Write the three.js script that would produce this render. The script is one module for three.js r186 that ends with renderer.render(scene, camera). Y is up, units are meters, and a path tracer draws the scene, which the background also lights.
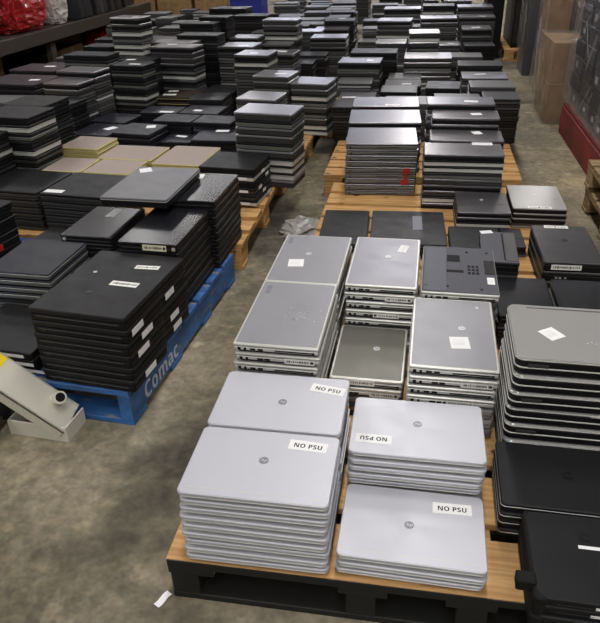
import * as THREE from 'three';
import { mergeGeometries } from 'three/addons/utils/BufferGeometryUtils.js';
import { ImprovedNoise } from 'three/addons/math/ImprovedNoise.js';
import { RectAreaLightUniformsLib } from 'three/addons/lights/RectAreaLightUniformsLib.js';

// ---------------------------------------------------------------- camera, light, exposure
const scene = new THREE.Scene();
scene.background = new THREE.Color().setRGB(0.86, 0.88, 1.0);   // overcast sky, seen by the hall only through the high windows of the back wall
scene.backgroundIntensity = 7;
const camera = new THREE.PerspectiveCamera(49.97, 600 / 623, 0.05, 80);
camera.rotation.order = 'YXZ';
camera.position.set(0, 1.424, 0);
camera.rotation.set(-0.51662, 0.18064, -0.02967);
const renderer = new THREE.WebGLRenderer({ antialias: true });
renderer.toneMapping = THREE.LinearToneMapping;
renderer.toneMappingExposure = 0.81;
renderer.shadowMap.enabled = true;
RectAreaLightUniformsLib.init();
const LAMP_POWER = 27;                       // radiance of one ceiling batten
const LAMP_COLOUR = new THREE.Color(1.0, 0.97, 0.96);
const CEILING = 4.8;
// rows of ceiling lamps: [x, first z, last z, step, unlit stretch]
const LAMP_ROWS = [[-5.2, 6.0, -22.5, 2.9], [-0.05, 7.0, -22.5, 2.6], [3.0, 6.0, -22.5, 2.9, [-1.5, -12.5]]];

// ---------------------------------------------------------------- helpers
let seed = 20240611;
const rnd = () => { seed |= 0; seed = (seed + 0x6d2b79f5) | 0; let t = Math.imul(seed ^ (seed >>> 15), 1 | seed); t = (t + Math.imul(t ^ (t >>> 7), 61 | t)) ^ t; return ((t ^ (t >>> 14)) >>> 0) / 4294967296; };
const rr = (a, b) => a + (b - a) * rnd();
const noise = new ImprovedNoise();
const used = new Map();
function numbered(name) {
  const n = used.get(name) || 0; used.set(name, n + 1);
  return n ? `${name}_${String(n).padStart(3, '0')}` : name;
}
function shade(o) { o.traverse((m) => { if (m.isMesh) { m.castShadow = true; m.receiveShadow = true; } }); return o; }
function tag(o, label, category, group) {
  o.userData.label = label; o.userData.category = category;
  if (group) o.userData.group = group;
  return o;
}
function thing(name, label, category, pos = [0, 0, 0], turn = 0, group) {
  const g = new THREE.Group(); g.name = numbered(name); g.position.set(...pos); g.rotation.y = turn;
  tag(g, label, category, group); scene.add(g); return g;
}
function part(name, geo, mat, parent, pos) {
  const m = new THREE.Mesh(geo, mat); m.name = name; m.castShadow = m.receiveShadow = true;
  if (pos) m.position.set(...pos);
  parent.add(m); return m;
}
function struct(name, geo, mat, pos) {
  const m = new THREE.Mesh(geo, mat); m.name = name; m.castShadow = m.receiveShadow = true;
  m.userData.kind = 'structure'; if (pos) m.position.set(...pos); scene.add(m); return m;
}
const cache = new Map();
const memo = (key, f) => { if (!cache.has(key)) cache.set(key, f()); return cache.get(key); };
// slab with rounded corners and softened edges, base at y = 0, centred on x and z
function slab(w, d, h, r = 0.012, b = 0.0015) {
  return memo(['slab', w, d, h, r, b].map((v) => (v.toFixed ? v.toFixed(4) : v)).join(), () => {
    b = Math.min(b, h * 0.45);
    const W = w / 2 - b, D = d / 2 - b; r = Math.max(0.0006, Math.min(r - b, W, D));
    const s = new THREE.Shape();
    s.moveTo(-W + r, -D); s.lineTo(W - r, -D); s.absarc(W - r, -D + r, r, -Math.PI / 2, 0);
    s.lineTo(W, D - r); s.absarc(W - r, D - r, r, 0, Math.PI / 2);
    s.lineTo(-W + r, D); s.absarc(-W + r, D - r, r, Math.PI / 2, Math.PI);
    s.lineTo(-W, -D + r); s.absarc(-W + r, -D + r, r, Math.PI, Math.PI * 1.5);
    const g = new THREE.ExtrudeGeometry(s, { depth: h - 2 * b, bevelEnabled: true, bevelThickness: b, bevelSize: b, bevelSegments: 1, curveSegments: 4 });
    g.translate(0, 0, b); g.rotateX(-Math.PI / 2);
    return g;
  });
}
const box = (w, h, d) => memo(`box${w.toFixed(4)},${h.toFixed(4)},${d.toFixed(4)}`, () => new THREE.BoxGeometry(w, h, d));
function moved(geo, x, y, z, ry = 0, rx = 0, rz = 0) { const g = geo.clone(); if (rx) g.rotateX(rx); if (rz) g.rotateZ(rz); if (ry) g.rotateY(ry); g.translate(x, y, z); return g; }

// ---------------------------------------------------------------- textures
function canvasTex(w, h, draw, repeat) {
  const c = document.createElement('canvas'); c.width = w; c.height = h;
  draw(c.getContext('2d'), w, h);
  const t = new THREE.CanvasTexture(c); t.colorSpace = THREE.SRGBColorSpace;
  if (repeat) { t.wrapS = t.wrapT = THREE.RepeatWrapping; t.repeat.set(...repeat); }
  return t;
}
function dataTex(n, f, srgb, repeat) {
  const a = new Uint8Array(n * n * 4);
  for (let j = 0; j < n; j++) for (let i = 0; i < n; i++) { const v = f(i / n, j / n), k = 4 * (j * n + i); a[k] = v[0]; a[k + 1] = v[1]; a[k + 2] = v[2]; a[k + 3] = 255; }
  const t = new THREE.DataTexture(a, n, n); t.magFilter = THREE.LinearFilter; t.minFilter = THREE.LinearMipmapLinearFilter; t.generateMipmaps = true;
  t.wrapS = t.wrapT = THREE.RepeatWrapping; if (srgb) t.colorSpace = THREE.SRGBColorSpace; if (repeat) t.repeat.set(...repeat);
  t.needsUpdate = true; return t;
}
const fbm = (x, y, z, o = 4) => { let s = 0, a = 0.5; for (let k = 0; k < o; k++) { s += a * noise.noise(x, y, z + k * 7.3); x *= 2.03; y *= 2.03; a *= 0.5; } return s; };
const clamp = (v, a = 0, b = 1) => Math.min(b, Math.max(a, v));

// worn warehouse concrete
const rough = (x, y, z, o, gain) => { let s = 0, a = 0.5; for (let k = 0; k < o; k++) { s += a * noise.noise(x, y, z + k * 5.1); x *= 2.1; y *= 2.1; a *= gain; } return s; };
const floorMap = dataTex(2048, (u, v) => {
  const x = u * 7, y = v * 7;
  const big = fbm(x * 0.6, y * 0.6, 1.2, 3), mid = rough(x * 1.7 + 9 + 0.5 * big, y * 1.7, 3.4, 7, 0.66), fine = rough(x * 22, y * 22, 6.1, 3, 0.8);
  const stain = clamp((rough(x * 0.9 + 40, y * 0.9, 8.8, 6, 0.6) - 0.10) * 3.2), fleck = clamp((rough(x * 8 + 3, y * 8, 15, 4, 0.6) - 0.26) * 6), scuff = clamp((noise.noise(x * 3 + y * 9, (y - x) * 0.8, 4) - 0.45) * 4);
  let l = 0.49 + big * 0.12 + mid * 0.26 + fine * 0.16; l *= 1 - 0.46 * stain; l += 0.12 * fleck * (1 - stain) + 0.05 * scuff;
  const warm = clamp(0.5 + fbm(x * 0.7, y * 0.7 + 20, 2, 3));
  l = clamp(l, 0.15, 0.9) * 255;
  return [l * (0.98 + 0.035 * warm), l * 0.925, l * (0.80 - 0.10 * warm)];
}, true, [1, 1]);
const floorRough = dataTex(512, (u, v) => { const r = 205 + 60 * fbm(u * 9, v * 9, 4.4, 4); return [r, r, r]; }, false, [1, 1]);
// smudges and fine wear on lids: value used as roughness
const lidRough = dataTex(512, (u, v) => { const s = fbm(u * 5, v * 5, 2.7, 4), f = noise.noise(u * 160, v * 6, 1); const r = clamp(0.72 + s * 0.22 + f * 0.05) * 255; return [r, r, r]; }, false, [3, 3]);
const brushRough = dataTex(256, (u, v) => { const f = 0.5 * noise.noise(u * 3, v * 120, 3) + 0.25 * noise.noise(u * 8, v * 250, 9), s = fbm(u * 4, v * 4, 5, 3); const r = clamp(0.7 + f * 0.10 + s * 0.08) * 255; return [r, r, r]; }, false, [3, 3]);
function woodTex(c0, c1, s) {
  return dataTex(256, (u, v) => {
    const g = fbm(u * 2.5 + s, v * 26 + 0.8 * fbm(u * 3, v * 3, s, 2), s, 4), k = clamp((noise.noise(u * 6 + s * 3, v * 6, s) - 0.62) * 9), w = fbm(u * 3, v * 3, s + 5, 3);
    const t = clamp(0.5 + g * 0.9 + w * 0.4), m = (1 - 0.6 * k);
    return [0, 1, 2].map((i) => clamp((c0[i] + (c1[i] - c0[i]) * t) * m, 0, 255));
  }, true, [1.6, 3]);
}
const cardTex = dataTex(256, (u, v) => { const t = 0.9 + 0.22 * fbm(u * 5, v * 5, 2, 4) + 0.03 * noise.noise(u * 90, v * 4, 3); return [168 * t, 134 * t, 92 * t].map((q) => clamp(q, 0, 255)); }, true, [1.5, 1.5]);

// ---------------------------------------------------------------- materials
const std = (o) => new THREE.MeshStandardMaterial(o);
const lin = (r, g, b) => new THREE.Color().setRGB(r, g, b);
const phys = (o) => new THREE.MeshPhysicalMaterial(o);
const M = {
  silver: std({ color: lin(0.575, 0.58, 0.62), metalness: 0.25, roughness: 0.62, roughnessMap: lidRough }),
  silverBody: std({ color: lin(0.66, 0.67, 0.62), metalness: 0.25, roughness: 0.42 }),
  silverRim: std({ color: lin(0.68, 0.68, 0.63), metalness: 0.35, roughness: 0.35 }),
  panelGrey: std({ color: lin(0.30, 0.30, 0.315), metalness: 0.3, roughness: 0.6, roughnessMap: lidRough }),
  panelViolet: std({ color: lin(0.28, 0.275, 0.31), metalness: 0.3, roughness: 0.55, roughnessMap: lidRough }),
  panelOlive: std({ color: lin(0.20, 0.195, 0.165), metalness: 0.3, roughness: 0.6, roughnessMap: lidRough }),
  seam: phys({ specularIntensity: 0.2, color: lin(0.012, 0.012, 0.012), roughness: 0.7 }),
  port: phys({ specularIntensity: 0.25, color: lin(0.006, 0.006, 0.007), roughness: 0.6 }),
  black: phys({ specularIntensity: 0.45, color: lin(0.014, 0.014, 0.0155), roughness: 0.62, roughnessMap: lidRough }),
  blackBody: phys({ specularIntensity: 0.3, color: lin(0.010, 0.010, 0.011), roughness: 0.42 }),
  blackGloss: phys({ specularIntensity: 1, color: lin(0.010, 0.010, 0.013), roughness: 0.25 }),
  ridge: phys({ specularIntensity: 0.7, color: lin(0.055, 0.055, 0.052), roughness: 0.4 }),
  darkEdge: phys({ specularIntensity: 0.6, color: lin(0.05, 0.05, 0.048), metalness: 0.2, roughness: 0.38 }),
  blueBlack: phys({ specularIntensity: 0.6, color: lin(0.020, 0.021, 0.030), roughness: 0.60, roughnessMap: lidRough }),
  steel: std({ color: lin(0.16, 0.16, 0.172), metalness: 0.45, roughness: 0.52, roughnessMap: lidRough }),
  grey: std({ color: lin(0.20, 0.19, 0.20), metalness: 0.8, roughness: 0.42, roughnessMap: brushRough }),
  greySide: std({ color: lin(0.17, 0.18, 0.165), metalness: 0.4, roughness: 0.4 }),
  greyDark: std({ color: lin(0.075, 0.073, 0.073), metalness: 0.6, roughness: 0.5, roughnessMap: lidRough }),
  bright2: std({ color: lin(0.46, 0.45, 0.43), metalness: 0.7, roughness: 0.42, roughnessMap: brushRough }),
  bright: std({ color: lin(0.40, 0.39, 0.41), metalness: 0.7, roughness: 0.42, roughnessMap: brushRough }),
  rimLid: std({ color: lin(0.44, 0.435, 0.42), metalness: 0.25, roughness: 0.22, roughnessMap: lidRough }),
  tan: std({ color: lin(0.36, 0.29, 0.25), roughness: 0.6 }),
  cream: std({ color: lin(0.60, 0.52, 0.22), roughness: 0.5 }),
  brown: phys({ specularIntensity: 0.5, color: lin(0.032, 0.023, 0.018), roughness: 0.6, roughnessMap: lidRough }),
  purple: phys({ specularIntensity: 0.6, color: lin(0.030, 0.022, 0.030), roughness: 0.55, roughnessMap: lidRough }),
  rubber: phys({ specularIntensity: 0.3, color: lin(0.013, 0.013, 0.013), roughness: 0.75 }),
  flip: phys({ specularIntensity: 0.5, color: lin(0.085, 0.085, 0.098), roughness: 0.6 }),
  flipPanel: std({ color: lin(0.055, 0.057, 0.08), roughness: 0.5 }),
  logo: std({ color: lin(0.62, 0.62, 0.62), metalness: 0.5, roughness: 0.3 }),
  logoDark: std({ color: lin(0.16, 0.16, 0.16), metalness: 0.5, roughness: 0.35 }),
  logoBlack: std({ color: lin(0.004, 0.004, 0.004), roughness: 0.25 }),
  paper: std({ color: lin(0.88, 0.88, 0.88), roughness: 0.8 }),
  creamPaper: std({ color: lin(0.72, 0.70, 0.55), roughness: 0.8 }),
  red: std({ color: lin(0.42, 0.02, 0.02), roughness: 0.4 }),
  greyTape: std({ color: lin(0.20, 0.20, 0.24), roughness: 0.6 }),
  beige: std({ color: lin(0.68, 0.66, 0.56), roughness: 0.5, roughnessMap: lidRough }),
  cardboard: std({ map: cardTex, roughness: 0.9 }),
  blackPaint: std({ color: lin(0.010, 0.011, 0.010), roughness: 0.6 }),
  rack: std({ color: lin(0.075, 0.062, 0.05), metalness: 0.3, roughness: 0.55 }),
  wall: std({ color: lin(0.16, 0.155, 0.145), roughness: 0.9 }),
  ceiling: std({ color: lin(0.13, 0.13, 0.14), roughness: 0.9 }),
  redBag: new THREE.MeshPhysicalMaterial({ color: lin(0.48, 0.018, 0.02), roughness: 0.32, clearcoat: 0.3 }),
  whiteBag: std({ color: lin(0.66, 0.61, 0.55), roughness: 0.5 }),
  film: new THREE.MeshPhysicalMaterial({ color: lin(0.93, 0.92, 0.92), transmission: 0.93, thickness: 0, roughness: 0.12, ior: 1.45, specularIntensity: 0.6, side: THREE.DoubleSide }),
  filmFold: std({ color: lin(0.62, 0.60, 0.60), roughness: 0.25 }),
  glass: new THREE.MeshPhysicalMaterial({ color: lin(0.95, 0.96, 0.98), transmission: 1, thickness: 0, roughness: 0.02, ior: 1.5 }),
  lampGlow: std({ color: 0xffffff, emissive: new THREE.Color(1, 0.97, 0.96), emissiveIntensity: 6 }),
  lampBody: std({ color: lin(0.7, 0.7, 0.7), roughness: 0.5 }),
};
const woodPale = [0, 1, 2, 3].map((k) => std({ map: woodTex([168, 124, 74], [226, 186, 128], 3.1 + k * 4.7), roughness: 0.8 }));
const woodOrange = [0, 1, 2].map((k) => std({ map: woodTex([168, 122, 68], [226, 182, 120], 21 + k * 3.3), roughness: 0.8 }));
const woodGrey = [0, 1, 2].map((k) => std({ map: woodTex([112, 92, 62], [172, 146, 104], 41 + k * 3.3), roughness: 0.85 }));
const bluePaint = [0, 1].map((k) => std({ map: dataTex(256, (u, v) => {
  const wear = clamp((fbm(u * 6 + k * 9, v * 22, 3 + k, 4) - 0.16) * 7), t = 0.85 + 0.5 * fbm(u * 5, v * 9, 8 + k, 4);
  const p = [62 * t, 114 * t, 182 * t], q = [176, 142, 98]; return p.map((c, i) => clamp(c + (q[i] - c) * wear * 0.75, 0, 255));
}, true, [1.2, 1.2]), roughness: 0.6 }));
const redPaint = std({ map: dataTex(256, (u, v) => { const w = clamp((fbm(u * 5, v * 15, 3, 4) - 0.12) * 5), t = 0.9 + 0.5 * fbm(u * 4, v * 4, 9, 3); return [132 * t - 20 * w, 32 * t + 30 * w, 28 * t + 16 * w].map((q) => clamp(q, 0, 255)); }, true, [1, 1]), roughness: 0.6 });

// labels: print on paper
const psuMat = std({ roughness: 0.8, map: canvasTex(368, 136, (g, w, h) => { g.fillStyle = '#f4f4f2'; g.fillRect(0, 0, w, h); g.fillStyle = '#1c1c1e'; g.font = 'bold 78px sans-serif'; g.textAlign = 'center'; g.textBaseline = 'middle'; g.fillText('NO PSU', w / 2, h / 2 + 4); }) });
function barLabel(s, dot) {
  return std({ roughness: 0.8, map: canvasTex(256, 56, (g, w, h) => {
    g.fillStyle = '#efefe8'; g.fillRect(0, 0, w, h); g.fillStyle = '#33332f';
    if (dot) { g.beginPath(); g.arc(dot < 0 ? 24 : w - 24, h / 2, 15, 0, 7); g.fill(); }
    let x = dot < 0 ? 56 : 18; let q = s; const nx = () => { q = (q * 16807) % 2147483647; return q / 2147483647; };
    while (x < w - (dot > 0 ? 54 : 22)) { const b = 3 + nx() * 9, hh = 14 + nx() * 12; g.fillRect(x, h / 2 - hh / 2, b, hh); x += b + 3 + nx() * 8; }
  }) });
}
const bars = [barLabel(7331, 1), barLabel(9127, -1), barLabel(4211, 0), barLabel(6553, 0)];
const noteMat = std({ roughness: 0.85, map: canvasTex(128, 128, (g, w, h) => { g.fillStyle = '#f6f6f4'; g.fillRect(0, 0, w, h); g.strokeStyle = 'rgba(120,120,128,0.55)'; g.lineWidth = 2.5; for (let k = 0; k < 4; k++) { g.beginPath(); g.moveTo(20, 36 + 18 * k); for (let x = 20; x < 104; x += 7) g.lineTo(x, 36 + 18 * k + 4 * Math.sin(x * 0.9 + k * 2)); g.stroke(); } }) });
const ringLogo = (fg, bg) => std({ roughness: 0.4, metalness: 0.3, map: canvasTex(96, 96, (g) => { g.fillStyle = bg; g.fillRect(0, 0, 96, 96); g.fillStyle = fg; g.beginPath(); g.arc(48, 48, 44, 0, 7); g.fill(); g.fillStyle = bg; g.font = 'italic bold 52px sans-serif'; g.textAlign = 'center'; g.textBaseline = 'middle'; g.fillText('hp', 48, 44); }) });
const hpLight = ringLogo('#d8d8d8', '#8c8c8e'), hpSilver = ringLogo('#7d7d82', '#c2c2c8'), hpBlack = ringLogo('#0a0a0a', '#2c2c2c');
// ---------------------------------------------------------------- the setting
const X0 = -8.2, X1 = 6.2, Z0 = -24, Z1 = 8, TH = 0.2;
{
  const g = new THREE.PlaneGeometry(X1 - X0, Z1 - Z0); g.rotateX(-Math.PI / 2);
  const fb = new THREE.BoxGeometry(X1 - X0 + 2 * TH, TH, Z1 - Z0 + 2 * TH);
  const uv = fb.attributes.uv, p = fb.attributes.position;
  for (let i = 0; i < uv.count; i++) uv.setXY(i, (p.getX(i) - 1.0 + 3.5) / 7, (p.getZ(i) - 8.0 + 6.5) / 7);
  struct('floor', fb, std({ map: floorMap, roughnessMap: floorRough, roughness: 1.0 }), [(X0 + X1) / 2, -TH / 2, (Z0 + Z1) / 2]);
  struct('ceiling', box(X1 - X0 + 2 * TH, TH, Z1 - Z0 + 2 * TH), M.ceiling, [(X0 + X1) / 2, CEILING + TH / 2, (Z0 + Z1) / 2]);
  struct('wall_left', box(TH, CEILING, Z1 - Z0), M.wall, [X0 - TH / 2, CEILING / 2, (Z0 + Z1) / 2]);
  struct('wall_right', box(TH, CEILING, Z1 - Z0), M.wall, [X1 + TH / 2, CEILING / 2, (Z0 + Z1) / 2]);
  // back wall with a band of high windows
  const wy0 = 2.5, wy1 = 4.1, wins = [[-7.4, -5.4], [-5.1, -3.1], [-2.8, -0.8], [-0.5, 1.5], [1.8, 3.8]], shp = new THREE.Shape();
  shp.moveTo(X0 - TH, 0); shp.lineTo(X1 + TH, 0); shp.lineTo(X1 + TH, CEILING); shp.lineTo(X0 - TH, CEILING); shp.lineTo(X0 - TH, 0);
  for (const [a, b] of wins) { const p = new THREE.Path(); p.moveTo(a, wy0); p.lineTo(a, wy1); p.lineTo(b, wy1); p.lineTo(b, wy0); p.lineTo(a, wy0); shp.holes.push(p); }
  const wg = new THREE.ExtrudeGeometry(shp, { depth: TH, bevelEnabled: false });
  struct('wall_back', wg, M.wall, [0, 0, Z0 - TH]);
  wins.forEach(([a, b], i) => {
    const f = new THREE.Group(); f.name = `window_${i + 1}`; f.userData.kind = 'structure'; f.position.set((a + b) / 2, wy0, Z0 - TH / 2); scene.add(f);
    const w = b - a, hh = wy1 - wy0;
    part('pane', box(w - 0.02, hh - 0.02, 0.006), M.glass, f, [0, hh / 2, 0]);
    for (const s of [-1, 0, 1]) part('frame_upright', box(0.05, hh, 0.06), M.lampBody, f, [s * (w / 2 - 0.025), hh / 2, 0]);
    for (const s of [0, 1]) part('frame_rail', box(w, 0.05, 0.06), M.lampBody, f, [0, 0.025 + s * (hh - 0.05), 0]);
  });
  struct('wall_front', box(X1 - X0 + 2 * TH, CEILING, TH), M.wall, [(X0 + X1) / 2, CEILING / 2, Z1 + TH / 2]);
}
const ORD = ['topmost', 'second', 'third', 'fourth', 'fifth', 'sixth', 'seventh', 'eighth', 'ninth', 'tenth', 'eleventh', 'twelfth', 'thirteenth', 'fourteenth', 'fifteenth'];
LAMP_ROWS.forEach(([x, za, zb, step, dark], row) => {
  const n = Math.floor((za - zb) / step) + 1;
  for (let k = 0; k < n; k++) {
    const z = za - k * step;
    if (dark && z < dark[0] && z > dark[1]) continue;
    const t = thing('ceiling_lamp', `white ceiling panel lamp, ${k ? ORD[k] + ' from the near end' : 'nearest one'} of the ${['left', 'middle', 'right'][row]} row`, 'lamp', [x, CEILING, z], 0, 'ceiling panel lamps');
    part('housing', box(0.44, 0.07, 1.5), M.lampBody, t, [0, -0.035, 0]);
    part('diffuser', box(0.40, 0.02, 1.46), M.lampGlow, t, [0, -0.08, 0]);
    const l = new THREE.RectAreaLight(LAMP_COLOUR, LAMP_POWER, 0.40, 1.46);
    l.position.set(x, CEILING - 0.1, z); l.rotation.x = -Math.PI / 2; l.castShadow = true; scene.add(l);
  }
});

// ---------------------------------------------------------------- pallets
// kind 'block': boards across, nine blocks; kind 'stringer': three long bearers
function pallet(label, x0, x1, z0, z1, o) {
  const h = 0.14, W = x1 - x0, D = z1 - z0, cx = (x0 + x1) / 2, cz = (z0 + z1) / 2;
  const t = thing('pallet', label, 'pallet', [cx, 0, cz], o.turn || 0, o.group);
  const pick = (a) => a[Math.floor(rnd() * a.length)];
  const n = o.boards || 7, gap = o.gap ?? 0.022, bw = (D - gap * (n - 1)) / n, tk = 0.021;
  for (let i = 0; i < n; i++) {
    const z = D / 2 - bw / 2 - i * (bw + gap);
    part('deck_board', memo(`db${W.toFixed(2)}${bw.toFixed(3)}`, () => slab(W, bw, tk, 0.003, 0.002)), pick(o.deck), t, [rr(-0.004, 0.004), h - tk, z]);
    if (i === 0 && o.face) part('painted_edge', box(W * 0.998, tk * 0.98, 0.003), o.face, t, [0, h - tk / 2, D / 2 + 0.0016]);
  }
  const side = o.side || o.deck;
  if (o.kind === 'stringer') {
    for (const s of [-1, 0, 1]) part('stringer', slab(0.045, D, h - 2 * tk, 0.003, 0.002), pick(side), t, [s * (W / 2 - 0.0235), tk, 0]);
    for (const f of [-1, -0.34, 0.34, 1]) part('bottom_board', slab(W, 0.1, tk, 0.003, 0.002), pick(side), t, [0, 0, f * (D / 2 - 0.052)]);
  } else {
    for (const s of o.cols || [-1, 0, 1]) {
      part('stringer_board', slab(0.11, D, 0.02, 0.003, 0.002), pick(o.deck), t, [s * (W / 2 - 0.058), h - tk - 0.02, 0]);
      if (o.face) part('painted_edge', box(0.112, 0.0205, 0.003), o.face, t, [s * (W / 2 - 0.058), h - tk - 0.01, D / 2 + 0.0016]);
      for (const f of [-1, 0, 1]) part('block', slab(o.bw || 0.105, 0.13, h - tk - 0.04, 0.004, 0.003), f === 1 && o.face ? o.face : pick(o.deck), t, [s * (W / 2 - (o.bw || 0.11) / 2 - 0.002), 0.02, f * (D / 2 - 0.068)]);
    }
    for (const f of [-1, 0, 1]) part('bottom_board', slab(W, 0.1, 0.02, 0.003, 0.002), f === 1 && o.face ? o.face : pick(o.deck), t, [0, 0, f * (D / 2 - 0.055)]);
  }
  return t;
}
const PG = 'wooden pallets under the laptop stacks';
pallet('wooden pallet with black-painted front edge under the nearest silver stacks', -0.525, 0.665, -2.26, -1.015, { deck: woodPale, side: [M.blackPaint], face: M.blackPaint, cols: [-1, -0.24, 0.21, 1], bw: 0.07, boards: 6, gap: 0.05, group: PG });
pallet('pale wooden pallet under the red-tagged and brushed grey stacks', -0.46, 0.7, -3.76, -2.5, { deck: woodOrange, gap: 0.035, group: PG });
pallet('orange wooden pallet jutting into the aisle beside the grey-edged stacks', -0.54, 0.62, -5.02, -3.9, { deck: woodOrange, gap: 0.03, group: PG });
pallet('wooden pallet under the stacks where the aisle bends', -0.72, 0.62, -6.45, -5.24, { deck: woodPale, group: PG });
pallet('wooden pallet under the rearmost stacks right of the aisle', -0.72, 0.72, -8.5, -6.7, { deck: woodPale, boards: 9, group: PG });
const blue = pallet('worn blue pallet with white stencil on its aisle side', -2.02, -0.835, -2.76, -1.67, { kind: 'stringer', deck: bluePaint, side: bluePaint, turn: -0.064, group: PG });
{
  const mat = std({ roughness: 0.8, transparent: true, map: canvasTex(512, 128, (g, w, h) => { g.clearRect(0, 0, w, h); g.fillStyle = 'rgba(214,226,240,0.82)'; g.font = 'bold 118px sans-serif'; g.textAlign = 'center'; g.textBaseline = 'middle'; g.fillText('Comac', w / 2, h / 2 + 6); }) });
  const q = new THREE.PlaneGeometry(0.40, 0.094); q.rotateY(Math.PI / 2);
  part('stencil', q, mat, blue, [0.5925 + 0.0012, 0.071, 0.30]);
}
pallet('orange plank pallet with bare feet along the central aisle', -2.0, -0.79, -4.0, -2.83, { deck: woodOrange, gap: 0.05, group: PG });
pallet('pallet under the tall bright-topped aisle stack', -2.0, -0.74, -5.35, -4.1, { deck: woodPale, group: PG });
pallet('pallet under the two matching five-high stacks', -2.1, -0.9, -6.65, -5.45, { deck: woodPale, group: PG });
pallet('pallet under the glaring wide lids far left of the aisle', -2.2, -0.9, -8.2, -6.75, { deck: woodPale, boards: 8, group: PG });
pallet('pallet under the tall leaning far-left stacks', -3.4, -2.1, -3.75, -2.2, { deck: woodPale, boards: 9, group: PG });
pallet('pallet under the stacks in front of the shelf rack', -3.45, -2.12, -5.3, -3.85, { deck: woodPale, boards: 8, group: PG });
pallet('pallet under the rear left stacks before the cardboard boxes', -3.6, -2.25, -6.9, -5.4, { deck: woodPale, boards: 8, group: PG });
// ---------------------------------------------------------------- laptops
// lid, body: materials; r: corner radius; f: how far the lid reaches down; extras by name
const STYLE = {
  silver: { lid: M.silver, body: M.silverBody, r: 0.014, f: 0.56, gap: 0.34, inset: 0.006, open: 0.03, tone: [0.52, 0.52, 0.54] },
  silverport: { lid: M.silverRim, body: M.silverBody, panel: M.panelGrey, r: 0.006, f: 0.72, ports: true, gap: 0.32, tone: [0.45, 0.45, 0.43] },
  violetport: { lid: M.silverRim, body: M.silverBody, panel: M.panelViolet, r: 0.006, f: 0.72, ports: true, gap: 0.32, tone: [0.45, 0.45, 0.43] },
  olive: { lid: M.silverRim, body: M.silverBody, panel: M.panelOlive, r: 0.006, f: 0.68, ports: true, gap: 0.28, tone: [0.3, 0.3, 0.27] },
  flip: { lid: M.silverBody, body: M.silverBody, r: 0.006, f: 0.68, ports: true, gap: 0.26, tone: [0.3, 0.3, 0.28] },
  flip2: { lid: M.black, body: M.blackBody, r: 0.006, f: 0.6, tone: [0.03, 0.03, 0.03] },
  rim: { lid: M.rimLid, body: M.blackBody, r: 0.022, f: 0.86, rims: true, tone: [0.12, 0.12, 0.12] },
  blackline: { lid: M.black, body: M.blackBody, r: 0.012, f: 0.6, line: M.silverRim, tone: [0.03, 0.03, 0.03] },
  rugged: { lid: M.black, body: M.rubber, r: 0.026, f: 0.55, rugged: true, tone: [0.02, 0.02, 0.02] },
  black: { lid: M.black, body: M.blackBody, r: 0.010, f: 0.60, edge: true, tone: [0.018, 0.018, 0.019] },
  blueblack: { lid: M.blueBlack, body: M.blackBody, r: 0.010, f: 0.60, tone: [0.022, 0.022, 0.03] },
  blackgloss: { lid: M.blackGloss, body: M.blackBody, r: 0.008, f: 0.62, edge: true, tone: [0.018, 0.018, 0.02] },
  blackgrey: { lid: M.black, body: M.darkEdge, r: 0.008, f: 0.62, tone: [0.03, 0.03, 0.03] },
  greyblack: { lid: M.greyDark, body: M.blackBody, r: 0.010, f: 0.7, tone: [0.03, 0.03, 0.03] },
  steel: { lid: M.steel, body: M.blackBody, r: 0.010, f: 0.72, line: M.silverRim, tone: [0.05, 0.05, 0.05] },
  blueline: { lid: M.blueBlack, body: M.greySide, r: 0.008, f: 0.7, line: M.silverRim, gap: 0.2, tone: [0.10, 0.10, 0.09] },
  grey: { lid: M.grey, body: M.blackBody, r: 0.008, f: 0.62, line: M.darkEdge, tone: [0.10, 0.10, 0.10] },
  greyport: { lid: M.grey, body: M.greySide, r: 0.006, f: 0.72, gap: 0.14, ports: true, few: true, tone: [0.16, 0.16, 0.15] },
  bright: { lid: M.bright, body: M.darkEdge, r: 0.012, f: 0.70, tone: [0.12, 0.12, 0.12] },
  bright2: { lid: M.bright2, body: M.blackBody, r: 0.010, f: 0.72, tone: [0.05, 0.05, 0.05] },
  brown: { lid: M.brown, body: M.blackBody, r: 0.01, f: 0.6, line: M.cream, tone: [0.02, 0.017, 0.014] },
  purple: { lid: M.purple, body: M.blackBody, r: 0.012, f: 0.6, tone: [0.024, 0.02, 0.024] },
  tan: { lid: M.cream, body: M.cream, panel: M.tan, panelIn: 0.004, r: 0.012, f: 0.56, tone: [0.5, 0.42, 0.22] },
};
const logoGeo = memo('logo', () => new THREE.CylinderGeometry(0.012, 0.012, 0.0008, 20));
function sticker(parent, name, mat, w, d, x, y, z, turn = 0) { const m = part(name, box(w, 0.0005, d), mat, parent, [x, y + 0.00035, z]); m.rotation.y = turn; return m; }
function faceLabel(parent, mat, w, h, x, y, z) { return part('edge_label', box(w, h, 0.0006), mat, parent, [x, y, z]); }
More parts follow.
